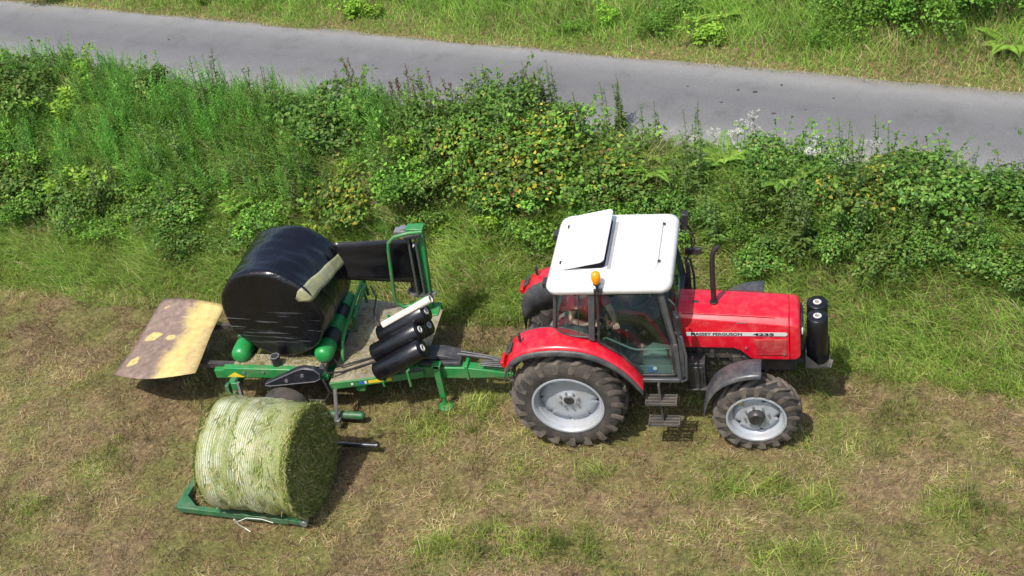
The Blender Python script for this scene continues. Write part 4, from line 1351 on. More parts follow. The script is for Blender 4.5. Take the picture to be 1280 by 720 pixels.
def make_hay_bale():
    r, L = 0.765, 1.34
    t = thing("hay_bale", "round bale of green-gold hay in pale net wrap lying in the loading frame", "hay bale", (-4.04, -1.92, 0.0), -0.11)
    m, nt, bs = new_mat("net_wrapped_hay")
    tc = N(nt, "ShaderNodeTexCoord"); v = tc.outputs["Object"]
    sp = N(nt, "ShaderNodeSeparateXYZ"); nt.links.new(v, sp.inputs[0])
    st = N(nt, "ShaderNodeMapping"); st.inputs["Scale"].default_value = (9, 1.2, 1.2); nt.links.new(v, st.inputs[0])
    hay = noise_node(nt, v, 42, 6, 0.75, 1.0)
    big = noise_node(nt, v, 2.4, 4)
    hc = ramp(nt, hay.outputs[0], [(0.30, (0.045, 0.055, 0.012)), (0.48, (0.15, 0.18, 0.045)), (0.62, (0.27, 0.28, 0.09)), (0.78, (0.44, 0.43, 0.20))])
    hg = ramp(nt, hay.outputs[0], [(0.28, (0.08, 0.06, 0.02)), (0.5, (0.26, 0.19, 0.06)), (0.75, (0.45, 0.36, 0.16))])
    bf = ramp(nt, big.outputs[0], [(0.52, 0), (0.7, 0.45)])
    hcol = mixc(nt, bf.outputs[0], hc.outputs[0], hg.outputs[0])
    # net lines run round the bale: a function of the position along the axis, wavering
    wv = N(nt, "ShaderNodeTexWave", wave_type='BANDS', bands_direction='X', wave_profile='SIN')
    wv.inputs["Scale"].default_value = 10; wv.inputs["Distortion"].default_value = 1.0; wv.inputs["Detail"].default_value = 2; wv.inputs["Detail Scale"].default_value = 0.8
    nt.links.new(v, wv.inputs["Vector"])
    wv2 = N(nt, "ShaderNodeTexWave", wave_type='BANDS', bands_direction='X', wave_profile='SIN')
    wv2.inputs["Scale"].default_value = 16; wv2.inputs["Distortion"].default_value = 1.6; wv2.inputs["Detail"].default_value = 3
    nt.links.new(v, wv2.inputs["Vector"])
    bandn = noise_node(nt, st.outputs[0], 0.55, 3, 0.5)
    zone = ramp(nt, sp.outputs[0], [(0.0, 0.35), (0.12, 0.35), (0.5, 0.5), (1.0, 0.5)])
    # denser layers of net between these places along the axis
    mr = N(nt, "ShaderNodeMapRange"); mr.inputs[1].default_value = -0.67; mr.inputs[2].default_value = 0.67; nt.links.new(sp.outputs[0], mr.inputs[0])
    dens = ramp(nt, mr.outputs[0], [(0.02, 0.0), (0.07, 0.35), (0.12, 1.0), (0.19, 0.9), (0.235, 0.15), (0.27, 0.9), (0.32, 0.65), (0.365, 0.10), (0.42, 0.95), (0.63, 1.0), (0.69, 0.30), (0.80, 0.42), (0.92, 0.12), (1.0, 0.0)])
    m1 = N(nt, "ShaderNodeMath", operation='MAXIMUM'); nt.links.new(wv.outputs["Fac"], m1.inputs[0])
    w2p = N(nt, "ShaderNodeMath", operation='MULTIPLY'); w2p.inputs[1].default_value = 0.8; nt.links.new(wv2.outputs["Fac"], w2p.inputs[0]); nt.links.new(w2p.outputs[0], m1.inputs[1])
    thr = ramp(nt, m1.outputs[0], [(0.5, 0.10), (0.92, 1.0)])
    brk = ramp(nt, noise_node(nt, v, 3.0, 6, 0.7).outputs[0], [(0.36, 0.15), (0.6, 1)])
    m2 = N(nt, "ShaderNodeMath", operation='MULTIPLY'); nt.links.new(thr.outputs[0], m2.inputs[0]); nt.links.new(dens.outputs[0], m2.inputs[1])
    m3 = N(nt, "ShaderNodeMath", operation='MULTIPLY'); nt.links.new(m2.outputs[0], m3.inputs[0]); nt.links.new(brk.outputs[0], m3.inputs[1])
    m4 = N(nt, "ShaderNodeMath", operation='MULTIPLY'); m4.inputs[1].default_value = 0.66; nt.links.new(m3.outputs[0], m4.inputs[0])
    c = mixc(nt, m4.outputs[0], hcol, (0.74, 0.76, 0.66))
    nt.links.new(c, bs.inputs["Base Color"]); bs.inputs["Roughness"].default_value = 0.75
    bp = N(nt, "ShaderNodeBump"); bp.inputs["Strength"].default_value = 0.6; bp.inputs["Distance"].default_value = 0.02
    nt.links.new(hay.outputs[0], bp.inputs["Height"]); nt.links.new(bp.outputs[0], bs.inputs["Normal"])
    Mx = root_matrix(t) @ Matrix.Translation((0, 0, r + 0.01))
    o = bale_mesh(r, L, 3.3, 0.05, 0.09, sag=1).build("hay_core", m, t, matrix=Mx, angle=70)
    # put the mesh origin on the bale's middle so the net runs round it
    # loose strands on the faces, edges and skin
    n = 11000
    V, F, C = [], [], []
    pal = np.array([(0.16, 0.24, 0.035), (0.25, 0.33, 0.06), (0.36, 0.38, 0.10), (0.46, 0.42, 0.16), (0.09, 0.14, 0.02), (0.60, 0.54, 0.28)])
    rg = np.random.default_rng(5)
    vi = 0
    for i in range(n):
        k = rg.random()
        if k < 0.62:
            rr = r * math.sqrt(rg.random()) * 0.985; a = rg.random() * 2 * math.pi
            sx = 1 if rg.random() < 0.62 else -1
            p = np.array([sx * (L / 2 + 0.006), rr * math.cos(a), rr * math.sin(a)])
            d = np.array([0.25 * rg.normal(), -math.sin(a) + 0.7 * rg.normal(), math.cos(a) + 0.7 * rg.normal()])
            nn = np.array([sx, 0, 0]); lift = rg.random() * 0.035
        elif k < 0.86:
            a = rg.random() * 2 * math.pi; sx = 1 if rg.random() < 0.6 else -1
            p = np.array([sx * (L / 2 - 0.03 * rg.random()), r * 0.97 * math.cos(a), r * 0.97 * math.sin(a)])
            d = np.array([0.5 * rg.normal(), -math.sin(a) + 0.4 * rg.normal(), math.cos(a) + 0.4 * rg.normal()])
            nn = np.array([sx * 0.7, 0.7 * math.cos(a), 0.7 * math.sin(a)]); lift = rg.random() * 0.07
        else:
            a = rg.random() * 2 * math.pi
            p = np.array([(rg.random() - 0.5) * L, r * 1.0 * math.cos(a), r * 1.0 * math.sin(a)])
            d = np.array([0.6 * rg.normal(), -math.sin(a), math.cos(a)])
            nn = np.array([0, math.cos(a), math.sin(a)]); lift = rg.random() ** 3 * 0.05
        d /= np.linalg.norm(d)
        ln = 0.06 + 0.14 * rg.random(); w = 0.0026 + 0.0026 * rg.random()
        sd = np.cross(d, nn); sd /= (np.linalg.norm(sd) + 1e-6)
        c0 = pal[rg.integers(len(pal))] * (0.7 + 0.5 * rg.random())
        a0, a1, a2 = p - d * ln / 2 + nn * 0.002, p + nn * (lift * 0.6 + 0.004), p + d * ln / 2 + nn * lift
        V += [a0 - sd * w, a0 + sd * w, a1 + sd * w, a1 - sd * w, a2]
        F += [(vi, vi + 1, vi + 2), (vi, vi + 2, vi + 3), (vi + 3, vi + 2, vi + 4)]
        C += [c0] * 5
        vi += 5
    V = np.array(V); V[:, 2] += r + 0.01
    V[:, 2] = np.maximum(V[:, 2], 0.02)
    s = np_mesh("loose_strands", V, F, grass_m, np.array(C), parent=t)
    s["kind"] = "stuff"
    # torn net tail lying over the frame
    b = MB()
    Mi = root_matrix(t)
    b.tube([Mi @ Vector(p) for p in ((-0.30, -0.74, 0.25), (-0.28, -0.72, 0.12), (-0.22, -0.70, 0.04), (-0.12, -0.74, 0.03))], 0.008, 6)
    b.tube([Mi @ Vector(p) for p in ((-0.32, -0.73, 0.24), (-0.36, -0.70, 0.12), (-0.20, -0.62, 0.16), (0.02, -0.60, 0.15), (0.2, -0.62, 0.13))], 0.006, 6)
    b.build("net_tail", mat("pale_net", (0.6, 0.6, 0.55), 0.8), t)


make_hay_bale()


def make_wrapped_bale():
    r, L = 0.79, 1.18
    yaw = R(85.5)
    c = Vector((-4.255, 0.47, 1.735))
    t = thing("wrapped_bale", "round bale in glossy black film with a bare pale strip sitting on the wrapper rollers", "wrapped bale", (c.x, c.y, c.z - r), yaw)
    m, nt, bs = new_mat("stretched_black_film")
    tc = N(nt, "ShaderNodeTexCoord"); v = tc.outputs["Object"]
    bs.inputs["Roughness"].default_value = 0.22
    bs.inputs["Specular IOR Level"].default_value = 0.5
    n1 = noise_node(nt, v, 3, 3)
    cr = ramp(nt, n1.outputs[0], [(0.3, (0.0025, 0.0025, 0.0035)), (0.7, (0.005, 0.005, 0.008))])
    # whitish stretch creases on the flat end (long thin streaks lying across it)
    sp = N(nt, "ShaderNodeSeparateXYZ"); nt.links.new(v, sp.inputs[0])
    mp = N(nt, "ShaderNodeMapping"); mp.inputs["Scale"].default_value = (1.0, 0.55, 15); mp.inputs["Rotation"].default_value = (R(10), 0, 0); nt.links.new(v, mp.inputs[0])
    ns = noise_node(nt, mp.outputs[0], 2.2, 3, 0.6)
    stk = ramp(nt, ns.outputs[0], [(0.60, 0), (0.645, 0.6)])
    endm = N(nt, "ShaderNodeMath", operation='ABSOLUTE'); nt.links.new(sp.outputs[0], endm.inputs[0])
    e2 = ramp(nt, endm.outputs[0], [(0.568, 0), (0.582, 1)])
    # streaks lie in the middle of the end, below the shoulder
    zc = ramp(nt, sp.outputs[2], [(0.25, 0), (0.42, 1), (0.80, 1), (0.95, 0.0)])
    k1 = N(nt, "ShaderNodeMath", operation='MULTIPLY'); nt.links.new(stk.outputs[0], k1.inputs[0]); nt.links.new(e2.outputs[0], k1.inputs[1])
    k2 = N(nt, "ShaderNodeMath", operation='MULTIPLY'); nt.links.new(k1.outputs[0], k2.inputs[0]); nt.links.new(zc.outputs[0], k2.inputs[1])
    cc = mixc(nt, k2.outputs[0], cr.outputs[0], (0.17, 0.17, 0.18))
    nt.links.new(cc, bs.inputs["Base Color"])
    mp2 = N(nt, "ShaderNodeMapping"); mp2.inputs["Scale"].default_value = (0.8, 5, 5); nt.links.new(v, mp2.inputs[0])
    nw = noise_node(nt, mp2.outputs[0], 2.2, 2, 0.5, 0.5)
    bp = N(nt, "ShaderNodeBump"); bp.inputs["Strength"].default_value = 0.28; bp.inputs["Distance"].default_value = 0.03
    add = N(nt, "ShaderNodeMath", operation='ADD'); nt.links.new(nw.outputs[0], add.inputs[0]); nt.links.new(ns.outputs[0], add.inputs[1])
    nt.links.new(add.outputs[0], bp.inputs["Height"]); nt.links.new(bp.outputs[0], bs.inputs["Normal"])
    Mx = root_matrix(t) @ Matrix.Translation((0, 0, r))
    bale_mesh(r, L, 8.1, 0.024, 0.07).build("film_wrapped_body", m, t, matrix=Mx, angle=75)
    # bare strip: along the axis high on the right side; local -y is world +x
    b = MB()
    rows = []
    for k in range(19):
        row = []
        for q in range(6):
            if k < 4:
                x = -L / 2 - 0.014; rr = r - (0.20, 0.13, 0.06, 0.012)[k]; f = 0.0
            else:
                f = (k - 4) / 14; x = -L / 2 + 0.012 + (L - 0.03) * f; rr = r + 0.016
            a = R(33 - 15 * f + (18 - 6 * f) * (q / 5 - 0.5) * (0.35 + 0.3 * k if k < 3 else 1) + 0.5 * math.sin(k * 1.1))
            row.append(Mx @ Vector((x, -rr * math.cos(a), rr * math.sin(a))))
        rows.append(row)
    b.loft(rows, cap=False, closed=False)
    b.build("bare_strip", mat("pale_bale_strip", (0.27, 0.28, 0.18), 0.7, var=0.4, scale=9, dirt=(0.38, 0.36, 0.12), dirt_amt=0.45, bump=0.4), t)
    strip = [ch for ch in t.children if ch.name.startswith('bare_strip')][0]
    sw = strip.modifiers.new("shrinkwrap", 'SHRINKWRAP'); sw.target = [ch for ch in t.children if ch.name.startswith('film_wrapped_body')][0]
    sw.wrap_method = 'NEAREST_SURFACEPOINT'; sw.wrap_mode = 'ABOVE_SURFACE'; sw.offset = 0.006
    so = strip.modifiers.new("thickness", 'SOLIDIFY'); so.thickness = 0.004; so.offset = 0
    # film web still running from the dispenser onto the bale
    b = MB()
    rows = []
    A0, A1 = Vector((-2.47, 1.24, 2.06)), Vector((-2.545, 1.24, 1.25))
    B0, B1 = Vector((-3.56, 0.92, 2.25)), Vector((-3.47, 0.80, 1.66))
    for k in range(15):
        f = k / 14
        row = []
        for q in range(9):
            g = q / 8
            p = A0.lerp(A1, g).lerp(B0.lerp(B1, g), f)
            p.y += 0.012 * math.sin(g * 17 + f * 2) * math.sin(f * math.pi)
            row.append(p)
        rows.append(row)
    b.loft(rows, cap=False, closed=False)
    b.build("film_web", film_black, t, solid=0.003)


make_wrapped_bale()

# ---------------------------------------------------------------- vegetation
def blades(name, pts, length, width, az, lean, curl, col, seg=2, material=None):
    """grass blades as narrow bent strips; arrays over blades"""
    n = len(pts)
    d = np.stack([np.cos(az), np.sin(az), np.zeros(n)], -1)
    tw = az + rng.normal(0, 0.9, n)
    sd = np.stack([-np.sin(tw), np.cos(tw), np.zeros(n)], -1)
    V = np.zeros((n, 2 * seg + 1, 3), np.float32)
    C = np.zeros((n, 2 * seg + 1, 3), np.float32)
    p = pts.astype(float).copy()
    ang = lean.copy()
    for k in range(seg + 1):
        w = width * (1 - 0.75 * (k / seg) ** 1.5)
        if k < seg:
            V[:, 2 * k] = p - sd * w[:, None] / 2
            V[:, 2 * k + 1] = p + sd * w[:, None] / 2
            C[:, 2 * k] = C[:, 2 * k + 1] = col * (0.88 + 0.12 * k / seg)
        else:
            V[:, 2 * k] = p
            C[:, 2 * k] = col
        st = length / seg
        p = p + d * (np.sin(ang) * st)[:, None]
        p[:, 2] += np.cos(ang) * st
        ang = ang + curl
    T = []
    for k in range(seg):
        a = 2 * k
        if k < seg - 1:
            T += [(a, a + 1, a + 3), (a, a + 3, a + 2)]
        else:
            T += [(a, a + 1, a + 2)]
    T = np.array(T)
    F = (np.arange(n)[:, None, None] * (2 * seg + 1) + T[None]).reshape(-1, 3)
    return np_mesh(name, V.reshape(-1, 3), F, material or grass_m, C.reshape(-1, 3))


def on_ground(px, py, lift=0.0):
    """the point of the terrain seen at a pixel of the 1280 x 720 photograph"""
    d = (cf_ + cx_ * ((px - 640) / 1597.28) - cu_ * ((py - 360) / 1597.28))
    t = 8.0
    while t < 80:
        p = CAMPOS + d * t
        if p.z < float(height(p.x, p.y)) + lift:
            break
        t += 0.02
    return p.x, p.y


def bump_field(x, y, spots):
    s = np.zeros_like(x)
    for (sx_, sy_, rx, ry, k) in spots:
        s = np.maximum(s, k * np.exp(-(((x - sx_) / rx) ** 2 + ((y - sy_) / ry) ** 2)))
    return s


STRAW = np.array([(0.56, 0.44, 0.23), (0.46, 0.35, 0.18), (0.68, 0.58, 0.36), (0.38, 0.27, 0.14)])
BROWN = np.array([(0.30, 0.19, 0.105), (0.17, 0.105, 0.06), (0.46, 0.31, 0.18), (0.36, 0.205, 0.125)])
GREEN = np.array([(0.26, 0.36, 0.06), (0.34, 0.42, 0.085), (0.43, 0.46, 0.13), (0.19, 0.29, 0.045)])
OLIVE = np.array([(0.38, 0.37, 0.12), (0.46, 0.42, 0.16), (0.31, 0.31, 0.09)])


def pick(pal, n):
    return pal[rng.integers(len(pal), size=n)] * (0.78 + 0.44 * rng.random((n, 1)))


green_spots = [on_ground(*p) + r for p, r in (((520, 537), (0.5, 0.3, 0.8)), ((650, 688), (0.7, 0.35, 0.9)), ((945, 612), (0.8, 0.25, 0.95)), ((1010, 632), (0.6, 0.2, 0.8)),
                                              ((540, 690), (0.4, 0.4, 0.6)), ((1000, 700), (0.6, 0.4, 0.5)), ((690, 590), (0.8, 0.3, 0.45)), ((420, 690), (0.6, 0.3, 0.5)),
                                              ((860, 505), (0.3, 0.25, 0.6)), ((1085, 400), (0.8, 0.8, 0.9)), ((590, 510), (0.5, 0.3, 0.3)), ((760, 585), (0.8, 0.25, 0.5)), ((1100, 560), (0.6, 0.3, 0.4)),
                                              ((1200, 640), (0.8, 0.4, 0.7)), ((60, 640), (0.8, 0.4, 0.5)))]
brown_spots = [on_ground(*p) + r for p, r in (((600, 420), (1.2, 0.75, 1.0)), ((480, 440), (1.6, 0.9, 0.9)), ((200, 395), (1.6, 0.6, 1.0)), ((90, 400), (2.0, 0.7, 0.9)), ((450, 540), (0.9, 0.7, 0.9)), ((250, 560), (1.8, 0.9, 0.75)),
                                              ((330, 690), (1.6, 0.5, 0.8)), ((880, 540), (0.8, 0.35, 0.85)), ((1040, 500), (0.7, 0.4, 0.7)), ((230, 680), (1.2, 0.6, 0.7)), ((580, 590), (0.8, 0.4, 0.5)),
                                              ((1060, 470), (0.8, 0.35, 0.7)), ((1220, 520), (0.9, 0.5, 0.5)), ((760, 440), (1.6, 0.9, 0.6)))]


def field_grass():
    n = 360000
    x = rng.uniform(-14.5, 9.5, n); y = rng.uniform(-4.6, 3.2, n)
    u, v = uv_of(x, y)
    f = foot(u)
    keep = v < f + 0.25
    x, y, u, v, f = (a[keep] for a in (x, y, u, v, f))
    g = 1.15 * bump_field(x, y, green_spots) + 0.85 * (fbm(x, y, 0.55, 21, 4) - 0.47) * 2.2 + 0.9 * (fbm(x, y, 2.6, 41, 2) - 0.5) + 0.9 * ss((v - f + 0.7) / 0.6)
    g = g + 0.04 * (x + 1)
    bsp = bump_field(x, y, brown_spots) + 0.8 * (fbm(x + 40, y, 0.7, 31, 4) - 0.5) * 2 - 0.5 * ss((v - f + 0.5) / 0.5)
    # thin the worn places so that soil shows
    keep = rng.random(len(x)) < np.clip(1.0 - 0.40 * np.clip(bsp, 0, 1), 0.25, 1) * (0.30 + 0.85 * ss((fbm(x, y, 4.5, 177, 3) - 0.36) / 0.2))
    x, y, g, bsp, v, f = (a[keep] for a in (x, y, g, bsp, v, f))
    n = len(x)
    r = rng.random(n)
    pg = np.clip(0.06 + 0.95 * g - 0.40 * bsp, 0.01, 0.95)
    pb = np.clip(0.18 + 0.65 * bsp, 0.08, 0.9) * (1 - pg)
    po = 0.30 * (1 - pg - pb)
    isg = r < pg; isb = (r >= pg) & (r < pg + pb); iso = (r >= pg + pb) & (r < pg + pb + po)
    col = np.where(isg[:, None], pick(GREEN, n), np.where(isb[:, None], pick(BROWN, n), np.where(iso[:, None], pick(OLIVE, n), pick(STRAW, n))))
    tone = 0.2 + 1.55 * fbm(x, y, 3.2, 77, 3)
    col = col * (tone * (1 - 0.48 * np.clip(bsp, 0, 1)))[:, None]
    lying = rng.random(n) < np.where(isg, 0.18, 0.62)
    hgt = 0.3 + 1.5 * fbm(x, y, 4.5, 177, 3)
    ori = 5.0 * fbm(x + 13, y, 0.9, 66, 2) + 2.0
    L = np.where(isg, rng.uniform(0.055, 0.14, n), rng.uniform(0.04, 0.12, n)) * hgt * (1 + 0.5 * np.clip(g, 0, 1))
    L = np.where(lying, rng.uniform(0.05, 0.17, n), L)
    L = np.where(isg & (g > 0.6), L * 1.5, L)
    lean = np.where(lying, rng.uniform(1.25, 1.55, n), rng.uniform(0.05, 0.9, n))
    curl = np.where(lying, rng.uniform(-0.1, 0.12, n), rng.uniform(0.1, 0.7, n))
    W = np.where(lying, rng.uniform(0.004, 0.008, n), rng.uniform(0.006, 0.013, n))
    az = np.where(rng.random(n) < 0.45, rng.uniform(0, 2 * np.pi, n), ori + rng.normal(0, 0.6, n))
    z = height(x, y) + np.where(lying, rng.uniform(0.004, 0.03, n), -0.004)
    P = np.stack([x, y, z], -1)
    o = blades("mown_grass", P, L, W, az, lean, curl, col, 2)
    tag(o, "short mown grass and dry straw covering the field", "grass", kind="stuff")


field_grass()


def tall_grass():
    parts = []
    # along the foot of the bank
    n = 190000
    u = rng.uniform(-17, 8, n); v = rng.uniform(-1.2, 4.2, n)
    f = foot(u)
    t = (v - f)
    cl = fbm(u, v, 1.4, 61, 3)
    keep = (t > -0.35 + 0.5 * (cl - 0.5)) & (v < 4.42) & (rng.random(n) < np.where(t < 1.7, 1.0, 0.55))
    u, v, t, cl = u[keep], v[keep], t[keep], cl[keep]
    n = len(u)
    x, y = xy_of(u, v)
    pal = np.array([(0.25, 0.42, 0.06), (0.32, 0.49, 0.085), (0.19, 0.35, 0.045), (0.44, 0.54, 0.15), (0.29, 0.43, 0.085)])
    col = pick(pal, n)
    dry = rng.random(n) < np.clip(0.05 + 0.8 * (fbm(u + 9, v, 0.8, 71, 3) - 0.55) * 2, 0.03, 0.45)
    col = np.where(dry[:, None], pick(STRAW, n), col) * (0.65 + 0.65 * fbm(u, v, 2.2, 81, 3))[:, None]
    L = (0.15 + 0.36 * ss((t + 0.35) / 0.7)) * (0.55 + 0.9 * cl) * rng.uniform(0.6, 1.3, n)
    L = np.where(t > 1.7, L * 1.35, L)
    lean0 = rng.uniform(0.1, 0.75, n)
    az = rng.normal(-1.9, 1.1, n) + 1.2 * (fbm(u, v, 0.9, 91, 2) - 0.5) * 4
    P = np.stack([x, y, height(x, y) - 0.01], -1)
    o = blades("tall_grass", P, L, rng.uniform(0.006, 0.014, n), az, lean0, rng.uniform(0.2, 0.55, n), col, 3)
    tag(o, "tall bright green grass along the foot of the hedge bank", "grass", kind="stuff")
    # verge beyond the lane
    n = 190000
    u = rng.uniform(-24, 12, n); v = ROAD1 - 0.08 + 6.6 * rng.random(n) ** 1.15
    u0 = u
    edge = v - ROAD1 - 0.10 * np.array([mnoise.noise((a * 0.8, 7.3, 0)) for a in np.round(u, 2)])
    keep = edge > -0.10 + 0.22 * (fbm(u, v, 2.5, 191, 2) - 0.5)
    u, v, edge = u[keep], v[keep], edge[keep]
    n = len(u)
    x, y = xy_of(u, v)
    cl = fbm(u, v, 0.9, 101, 4)
    dryp = np.clip(0.04 + 2.0 * (fbm(u + 3, v * 1.4, 0.5, 111, 4) - 0.5) + 0.03 * (u + 4), 0.02, 0.6)
    dryp = np.maximum(dryp, 0.7 * np.exp(-(edge / 0.10) ** 2))
    dry = rng.random(n) < dryp
    pal2 = np.array([(0.21, 0.41, 0.05), (0.28, 0.48, 0.07), (0.15, 0.32, 0.04), (0.37, 0.52, 0.11)])
    col = np.where(dry[:, None], pick(STRAW, n) * np.array([0.95, 0.95, 0.9]), pick(pal2, n)) * (0.6 + 0.75 * fbm(u, v, 1.8, 121, 3))[:, None]
    L = (0.09 + 0.42 * ss(edge / 1.1)) * (0.35 + 1.3 * cl) * rng.uniform(0.6, 1.3, n)
    P = np.stack([x, y, height(x, y) - 0.01], -1)
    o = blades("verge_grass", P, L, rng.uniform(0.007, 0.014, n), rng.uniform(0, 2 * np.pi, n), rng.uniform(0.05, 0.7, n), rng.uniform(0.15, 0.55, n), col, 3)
    tag(o, "rough green and straw coloured grass on the far verge of the lane", "grass", kind="stuff")


tall_grass()


# ---- leafy plants: each kind is one mesh, every plant an object of its own
class Plant:
    def __init__(self, seed):
        self.V, self.F, self.C = [], [], []
        self.r = np.random.default_rng(seed)

    def leaf(self, p, d, n, L, W, col, fold=0.25):
        d = d / (np.linalg.norm(d) + 1e-9)
        s = np.cross(d, n); s /= (np.linalg.norm(s) + 1e-9)
        nn = np.cross(s, d)
        k = len(self.V)
        tip = p + d * L - nn * L * 0.18
        m = p + d * L * 0.45
        self.V += [p, m + s * W / 2 + nn * W * fold, tip, m - s * W / 2 + nn * W * fold]
        self.F += [(k, k + 1, k + 2), (k, k + 2, k + 3)]
        self.C += [col] * 4

    def stem(self, pts, r, col):
        pts = [np.asarray(p, float) for p in pts]
        for i in range(len(pts) - 1):
            a, b = pts[i], pts[i + 1]
            d = b - a
            e = np.cross(d, (0.3, 0.9, 0.2)); e /= (np.linalg.norm(e) + 1e-9)
            g = np.cross(d, e); g /= (np.linalg.norm(g) + 1e-9)
            k = len(self.V)
            ra = r * (1 - 0.6 * i / len(pts)); rb = r * (1 - 0.6 * (i + 1) / len(pts))
            for q in range(3):
                o = math.cos(2.094 * q) * e + math.sin(2.094 * q) * g
                self.V += [a + o * ra, b + o * rb]
            for q in range(3):
                q2 = (q + 1) % 3
                self.F += [(k + 2 * q, k + 2 * q2, k + 2 * q2 + 1), (k + 2 * q, k + 2 * q2 + 1, k + 2 * q + 1)]
            self.C += [col] * 6

    def data(self, name):
        o = np_mesh(name, np.array(self.V), np.array(self.F), leaf, np.array(self.C))
        return o


def rnd_unit(r):
    v = r.normal(size=3)
    return v / np.linalg.norm(v)


def make_bush(name, seed, pal, n=950, R_=0.55, H=0.75, L=(0.05, 0.085), wid=0.62, lobes=13, arch=11, upright=0.0, accents=None, acc_p=0.0):
    P = Plant(seed)
    r = P.r
    pal = np.array(pal)
    cen = []
    for i in range(lobes):
        a = r.random() * 6.283; q = R_ * 0.75 * math.sqrt(r.random())
        hz = H * (0.35 + 0.5 * r.random()) * (1 - 0.45 * (q / R_) ** 2)
        cen.append((np.array([q * math.cos(a), q * math.sin(a), hz]), R_ * (0.24 + 0.20 * r.random()), 0.62 + 0.6 * r.random()))
    for i in range(n):
        c, rad, tone = cen[r.integers(lobes)]
        d = rnd_unit(r); d[2] = abs(d[2]) * 0.9 + (0.1 if r.random() < 0.75 else -0.6)
        d /= np.linalg.norm(d)
        rr = rad * (0.55 + 0.5 * r.random() ** 0.5)
        p = c + d * rr * np.array([1, 1, 0.9])
        if p[2] < 0.02:
            p[2] = 0.02 + 0.1 * r.random()
        nrm = d * 0.8 + np.array([0, 0, 0.8]) + rnd_unit(r) * 0.55
        dr = np.cross(nrm, rnd_unit(r)) + d * 0.4 + np.array([0, 0, upright])
        col = pal[r.integers(len(pal))] * tone * (0.75 + 0.5 * r.random())
        if accents is not None and r.random() < acc_p:
            col = np.array(accents[r.integers(len(accents))]) * (0.8 + 0.4 * r.random())
        ll = r.uniform(*L)
        P.leaf(p, dr, nrm, ll, ll * wid, col)
    for i in range(arch):
        a = r.random() * 6.283; q = R_ * (0.7 + 0.5 * r.random()); h = H * (0.9 + 0.35 * r.random())
        pts = [np.array([0.25 * q * math.cos(a), 0.25 * q * math.sin(a), 0.0])]
        for k in range(1, 7):
            t = k / 6
            pts.append(np.array([q * (0.25 + 0.9 * t) * math.cos(a + 0.3 * t), q * (0.25 + 0.9 * t) * math.sin(a + 0.3 * t), h * (1.75 * t - 0.85 * t * t) * (1.15 if upright else 1.0)]))
        P.stem(pts, 0.006, (0.22, 0.13, 0.07) if i % 2 else (0.20, 0.24, 0.07))
        for k in range(2, 7):
            for m in range(4):
                p = pts[k] + r.normal(0, 0.03, 3)
                col = pal[r.integers(len(pal))] * (0.9 + 0.5 * r.random())
                ll = r.uniform(*L)
                P.leaf(p, rnd_unit(r) + np.array([0, 0, 0.2]), np.array([0, 0, 1]) + rnd_unit(r) * 0.5, ll, ll * wid, col)
    return P.data(name)


def make_feathery(name, seed, pal, stems=38, H=0.75, R_=0.42):
    P = Plant(seed); r = P.r; pal = np.array(pal)
    for i in range(stems):
        a = r.random() * 6.283; q = R_ * math.sqrt(r.random()); h = H * (0.6 + 0.5 * r.random())
        b = np.array([q * math.cos(a), q * math.sin(a), 0]); ln = r.normal(0, 0.10, 2)
        tone = 0.65 + 0.6 * r.random(); c0 = pal[r.integers(len(pal))] * tone
        pts = [b + np.array([ln[0] * t, ln[1] * t, h * t]) for t in np.linspace(0, 1, 4)]
        P.stem(pts, 0.004, tuple(c0 * 0.8))
        nl = 34
        for k in range(nl):
            t = 0.2 + 0.8 * k / nl
            p = b + np.array([ln[0] * t, ln[1] * t, h * t])
            az = k * 2.4 + r.random()
            d = np.array([math.cos(az), math.sin(az), 0.75 + 0.5 * t])
            ll = (0.11 * (1.15 - 0.75 * t)) * (0.7 + 0.5 * r.random())
            P.leaf(p, d, np.array([-math.cos(az), -math.sin(az), 1.3]), ll, ll * 0.17, c0 * (0.8 + 0.4 * r.random()), 0.1)
    return P.data(name)


def make_fern(name, seed, pal, fronds=11, Lf=0.8):
    P = Plant(seed); r = P.r; pal = np.array(pal)
    for i in range(fronds):
        a = 6.283 * i / fronds + r.random() * 0.5; L = Lf * (0.7 + 0.4 * r.random()); c0 = pal[r.integers(len(pal))]
        pts = []
        el = 1.25 - 0.3 * r.random(); p = np.array([0, 0, 0.02])
        d2 = np.array([math.cos(a), math.sin(a)])
        for k in range(26):
            pts.append(p.copy())
            st = L / 26
            p = p + np.array([d2[0] * math.cos(el) * st, d2[1] * math.cos(el) * st, math.sin(el) * st])
            el -= 0.055
        P.stem(pts[::5], 0.005, tuple(c0 * 0.6))
        for k in range(4, 26):
            t = (k - 4) / 22
            w = 0.20 * math.sin(math.pi * min(1, 0.22 + 0.8 * t)) * (1 - 0.5 * t) * Lf
            for s in (-1, 1):
                d = np.array([-d2[1] * s + d2[0] * 0.45, d2[0] * s + d2[1] * 0.45, 0.05])
                P.leaf(pts[k], d, np.array([0, 0, 1.0]), w, 0.036, c0 * (0.8 + 0.4 * r.random()), 0.1)
    return P.data(name)


